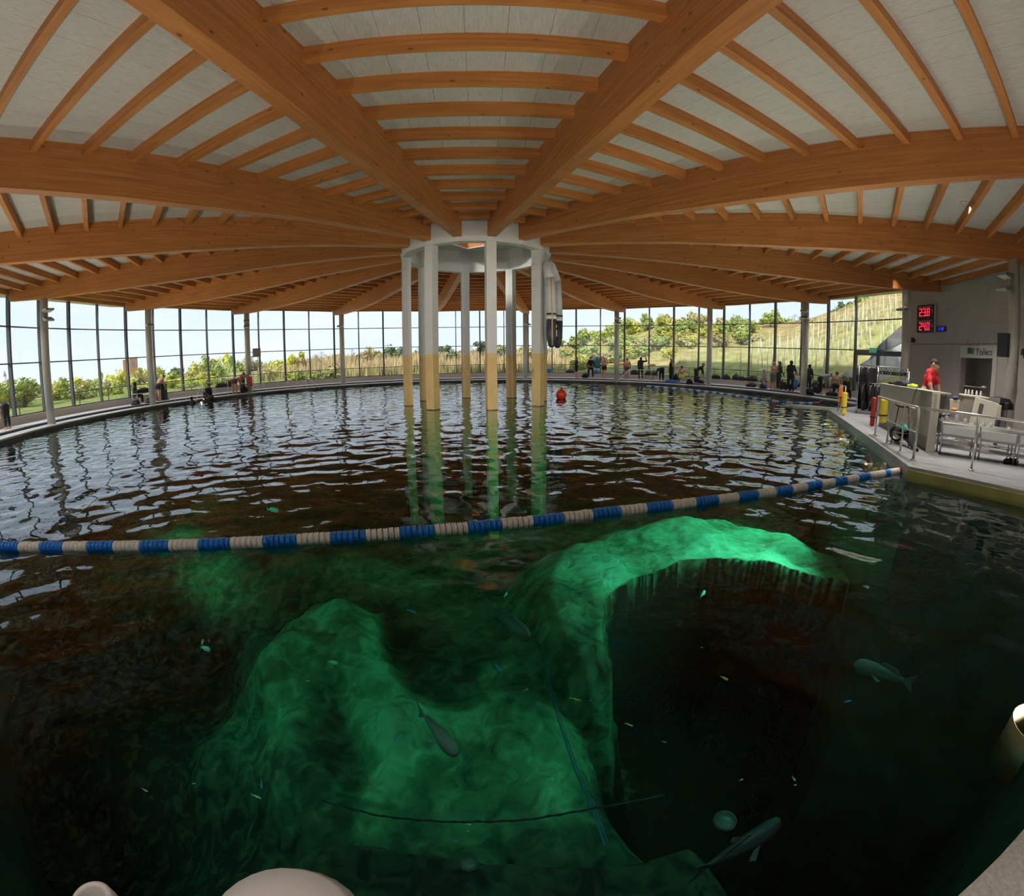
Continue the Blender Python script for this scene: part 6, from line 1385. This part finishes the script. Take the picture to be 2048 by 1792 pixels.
for x in (-.68, .68):
    for y in (-.25, .25): m_ = MB(); m_.cyl((x, y, 0), (x, y, .57), .018, n=8); m_.build('leg', GREYL, t_)
bag('long black bag spread over the low table beside the column', p+Vector((0, 0, .6)), frz(p), 1.3, .45, .24)
for s in (-1, 1):
    p = polr(1591+s*2.0, 19.95, .62); t_ = thing('swim_fin', 'bright blue swim fin held upright by the sitting person', 'fin', p, frz(p)+.3*s, 'blue fins on the knees'); t_.rotation_euler = (R(20), R(25), frz(p))
    m_ = MB(); m_.prism([(-.05, 0), (.05, 0), (.10, .5), (-.10, .5)], -.012, .012, mat=Matrix(((1,0,0,0),(0,0,1,0),(0,1,0,0),(0,0,0,1)))); m_.build('blade', mat('fin_blue', (.02, .30, .75), .5), t_); m_ = MB(); m_.bbox((-.05, -.04, -.2), (.05, .04, .02), .02); m_.build('foot_pocket', BLACK, t_)

# ================================================================== fish and things under water
FISHD = mat('fish_dark_grey', (.12, .12, .11), .5, var=.3, vscale=5); FISHP = mat('fish_pale_grey', (.17, .18, .18), .5, var=.25, vscale=4); FISHY = mat('fish_yellow', (.85, .80, .12), .4); FISHB = mat('fish_blue', (.10, .35, .95), .35); FISHT = mat('fish_turquoise', (.35, .95, .85), .4); FISHW = mat('fish_whitish', (.85, .92, .85), .4)
def fish_parts(L_, mt, curve=0.0, fat=.26):
    m_ = MB(); n = 14; v = []; f = []; K = 12
    def cx(t): return curve*math.sin((t-.3)*2.2)*(t > .3)
    for i in range(n+1):
        t = i/n; r_ = fat*L_*.5*(math.sin(math.pi*min(1, t**.62*.97+.0))**.8)*(1-.25*t)+.012*L_
        for k in range(K): a = 2*math.pi*k/K; v.append((.5*L_-t*L_*.82, r_*.62*math.cos(a)+cx(t)*L_, r_*math.sin(a)))
    f = [(i*K+k, (i+1)*K+k, (i+1)*K+(k+1) % K, i*K+(k+1) % K) for i in range(n) for k in range(K)]+[tuple(range(K)), tuple(range(n*K, n*K+K))]
    m_.add(v, f, 0, True); body = m_.mesh('body', mt)
    def fin(poly, y=0.0, th=.006):
        q = MB(); q.prism(poly, -th*L_, th*L_, mat=Matrix.Translation((0, y, 0)) @ Matrix(((1,0,0,0),(0,0,1,0),(0,1,0,0),(0,0,0,1)))); return q.mesh('fin', mt)
    c1 = cx(1.0)*L_
    tail = fin([(-.30*L_, .02*L_), (-.50*L_, .15*L_), (-.44*L_, 0), (-.50*L_, -.15*L_), (-.30*L_, -.02*L_)], c1)
    dors = fin([(.15*L_, fat*.40*L_), (.05*L_, fat*.40*L_+.07*L_), (-.18*L_, fat*.3*L_+.06*L_), (-.25*L_, fat*.18*L_)], cx(.5)*L_)
    q = MB()
    pect = []
    for s in (-1, 1):
        q = MB(); q.add([(.18*L_, s*fat*.28*L_, -.02*L_), (.06*L_, s*(fat*.28+.08)*L_, -.06*L_), (.0*L_, s*(fat*.28+.05)*L_, -.05*L_), (.10*L_, s*fat*.28*L_, -.04*L_)]+[(.18*L_, s*fat*.28*L_, -.012*L_), (.06*L_, s*(fat*.28+.08)*L_, -.052*L_), (.0*L_, s*(fat*.28+.05)*L_, -.042*L_), (.10*L_, s*fat*.28*L_, -.032*L_)], [(0,1,2,3),(7,6,5,4),(0,1,5,4),(1,2,6,5),(2,3,7,6),(3,0,4,7)]); pect.append(q.mesh('pectoral_fin', mt))
    return body, tail, dors, pect
def fish(label, head, tail, mt, curve=.06, fat=.26, roll=0, group=None, name='fish'):
    h_, t0 = Vector(head), Vector(tail); d = h_-t0; L_ = d.length
    b, ta, do, pe = fish_parts(L_, mt, curve, fat)
    t_ = thing(name, label, 'fish', (h_+t0)/2, group=group, rot=(R(roll), 0, math.atan2(d.y, d.x)))
    put('body', b, t_); put('tail_fin', ta, t_); put('dorsal_fin', do, t_)
    for q in pe: put('pectoral_fin', q, t_)
fish('large dark grey fish with a pale band swimming over the green pool bed', (.75, -12.66, -2.6), (.02, -11.6, -2.6), FISHD, .05)
fish('large pale grey fish swimming below the lane line towards the camera', (-.29, -15.74, -1.8), (-.76, -15.12, -1.8), FISHP, .05, .30)
fish('large pale fish in the dark water beside the round pit', (5.45, -14.7, -2.5), (5.98, -15.55, -2.5), FISHP, -.05, .30)
fish('big dark fish gliding low in front of the shelf under the camera', (2.73, -16.71, -2.4), (1.67, -17.05, -2.4), mat('fish_black', (.05, .05, .065), .5), .04, .24)
def uw(x, y, z):
    a_, e_ = ray_ang(x, y); D = (CAM.z-z)/math.tan(R(-e_)); p = dirpos(a_, D); return Vector((p[0], p[1], z))
small = [(410, 1297, 20, 15, FISHT, 'plump turquoise fish just under the surface in the dark water', -1.0, .5), (404, 1285, 12, -60, FISHT, 'small turquoise fish above the plump one', -1.0, .4), (418, 1280, 8, 80, FISHB, 'tiny blue fish beside the plump turquoise fish', -1.0, .3),
 (1150, 1399, 24, 10, FISHY, 'slender yellow fish over the green bed beside a tiny blue one', -1.6, .16), (1180, 1401, 8, 0, FISHB, 'tiny blue fish next to the slender yellow fish', -1.6, .3), (1052, 1380, 12, -30, FISHY, 'short yellow fish over the green bed', -1.6, .2), (1448, 1356, 18, 25, FISHY, 'stubby yellow-green fish in front of the dark pit', -1.6, .3), (1258, 1449, 18, 25, FISHY, 'pale yellow fish at the near edge of the pit', -1.8, .16),
 (797, 1475, 16, -40, FISHB, 'blue fish beside the large pale fish', -1.5, .2), (823, 1222, 20, 20, FISHB, 'blue fish at the top of the pale ridge', -2.0, .2), (522, 1567, 22, 80, FISHB, 'curved blue fish over the dark bed', -1.4, .14), (513, 1592, 22, 30, FISHW, 'pale slim fish below the curved blue one', -1.6, .14), (998, 1335, 22, 60, FISHB, 'hooked blue fish in the middle of the green bed', -1.8, .16), (1012, 1190, 12, -70, FISHT, 'small turquoise fish under the orange reflections', -2.0, .22),
 (1744, 1126, 16, 0, FISHT, 'round green-lit fish by the platform post', -1.8, .5), (1695, 1402, 16, -8, FISHB, 'slim blue fish near the large pale fish by the pit', -1.6, .18), (1405, 1188, 14, -50, FISHT, 'dim turquoise fish over the pit rim', -2.2, .4), (1403, 1295, 6, 0, FISHT, 'speck-like turquoise fish over the pit', -2.0, .3), (1482, 1560, 10, -30, FISHT, 'bright turquoise fish low on the right with one beside it', -1.3, .3), (1588, 1557, 12, 60, FISHT, 'bright turquoise fish further right over the dark bed', -1.3, .3), (1590, 1570, 7, 0, FISHW, 'tiny pale fish below the turquoise fish on the dark bed', -1.3, .3),
 (936, 1649, 14, 0, FISHT, 'bright turquoise fish straight above the round lamp', -1.3, .25), (936, 1662, 7, 0, FISHW, 'tiny pale fish between turquoise fish and round lamp', -1.3, .4), (912, 1682, 12, 20, FISHB, 'small blue fish left of the round lamp', -1.4, .2), (387, 1567, 7, 0, FISHT, 'tiny turquoise fish over the dark left bed', -1.3, .4), (290, 1580, 14, 30, FISHW, 'faint pale fish far over the dark left bed', -1.6, .16), (615, 1362, 10, 0, FISHT, 'tiny turquoise fish left of the ridge', -1.8, .3), (632, 1442, 10, 75, FISHB, 'tiny blue fish low beside the ridge', -1.7, .2), (725, 1305, 9, -20, FISHY, 'tiny yellow fish on the ridge', -1.9, .25),
 (1328, 1484, 10, 10, FISHW, 'small pale fish below the pit', -1.6, .2), (1105, 1557, 12, 70, FISHT, 'thin turquoise fish near the blue rope', -1.6, .14), (665, 1325, 22, 8, FISHW, 'pale flat fish resting over the ridge', -2.6, .4), (545, 1020, 26, 5, FISHT, 'faint turquoise fish beyond the lane line', -1.2, .3)]
for x, y, px, ang, mt, lab, z, fat in small:
    c, s = math.cos(R(ang))*px/2, math.sin(R(ang))*px/2; fish(lab, uw(x+c, y+s, z), uw(x-c, y-s, z), mt, random.uniform(-.12, .12), fat)
# round underwater fittings
for x, y, r_, lab in ((938, 1729, .09, 'round pale underwater lamp face on the shelf'), (1449, 1644, .13, 'larger round pale disc on the edge of the shelf')):
    p = uw(x, y, -2.9); t_ = thing('round_fitting', lab, 'lamp', p); m_ = MB(); m_.lathe([(0, .03), (r_*.8, .03), (r_*.8, 0)], 20); m_.build('face', FISHP, t_); m_ = MB(); m_.lathe([(r_*.8, -.02), (r_, -.02), (r_, .04), (r_*.8, .04), (r_*.8, -.02)], 20); m_.build('bezel', POOLW, t_)
ROPE = mat('blue_rope', (.05, .14, .25), .7)
pts = [uw(x, y, z) for x, y, z in ((1085, 1300, -3.9), (1100, 1380, -3.6), (1120, 1450, -3.3), (1150, 1540, -3.0), (1185, 1620, -2.8), (1210, 1690, -2.75))]
t_ = thing('guide_rope', 'blue guide rope running across the green pool bed', 'rope', pts[0]); m_ = MB(); m_.tube([p-pts[0] for p in pts], .012, 8); m_.build('strand', ROPE, t_); m_ = MB(); m_.tube([p-pts[0]+Vector((.03, .02, .01)) for p in pts], .008, 6); m_.build('second_strand', ROPE, t_)
pts = [uw(x, y, -2.7) for x, y in ((640, 1600), (760, 1632), (900, 1644), (1050, 1640), (1180, 1618), (1330, 1590))]
t_ = thing('dark_rope', 'dark twisted rope hanging across the water in front of the shelf', 'rope', pts[0]); m_ = MB(); m_.tube([p-pts[0] for p in pts], .010, 8); m_.build('strand', BLACK, t_)
m_ = MB(); pq = path_points([p-pts[0] for p in pts], .05); m_.tube([p+Vector((0, .012*math.cos(i*1.3), .012*math.sin(i*1.3))) for i, (p, a) in enumerate(pq)], .007, 5); m_.build('twist', BLACK, t_)

# every small piece gets its own mesh data (renders faster than shared data)
for o in list(bpy.data.objects):
    if o.type == 'MESH' and o.data.users > 1 and len(o.data.polygons) < 400: o.data = o.data.copy()
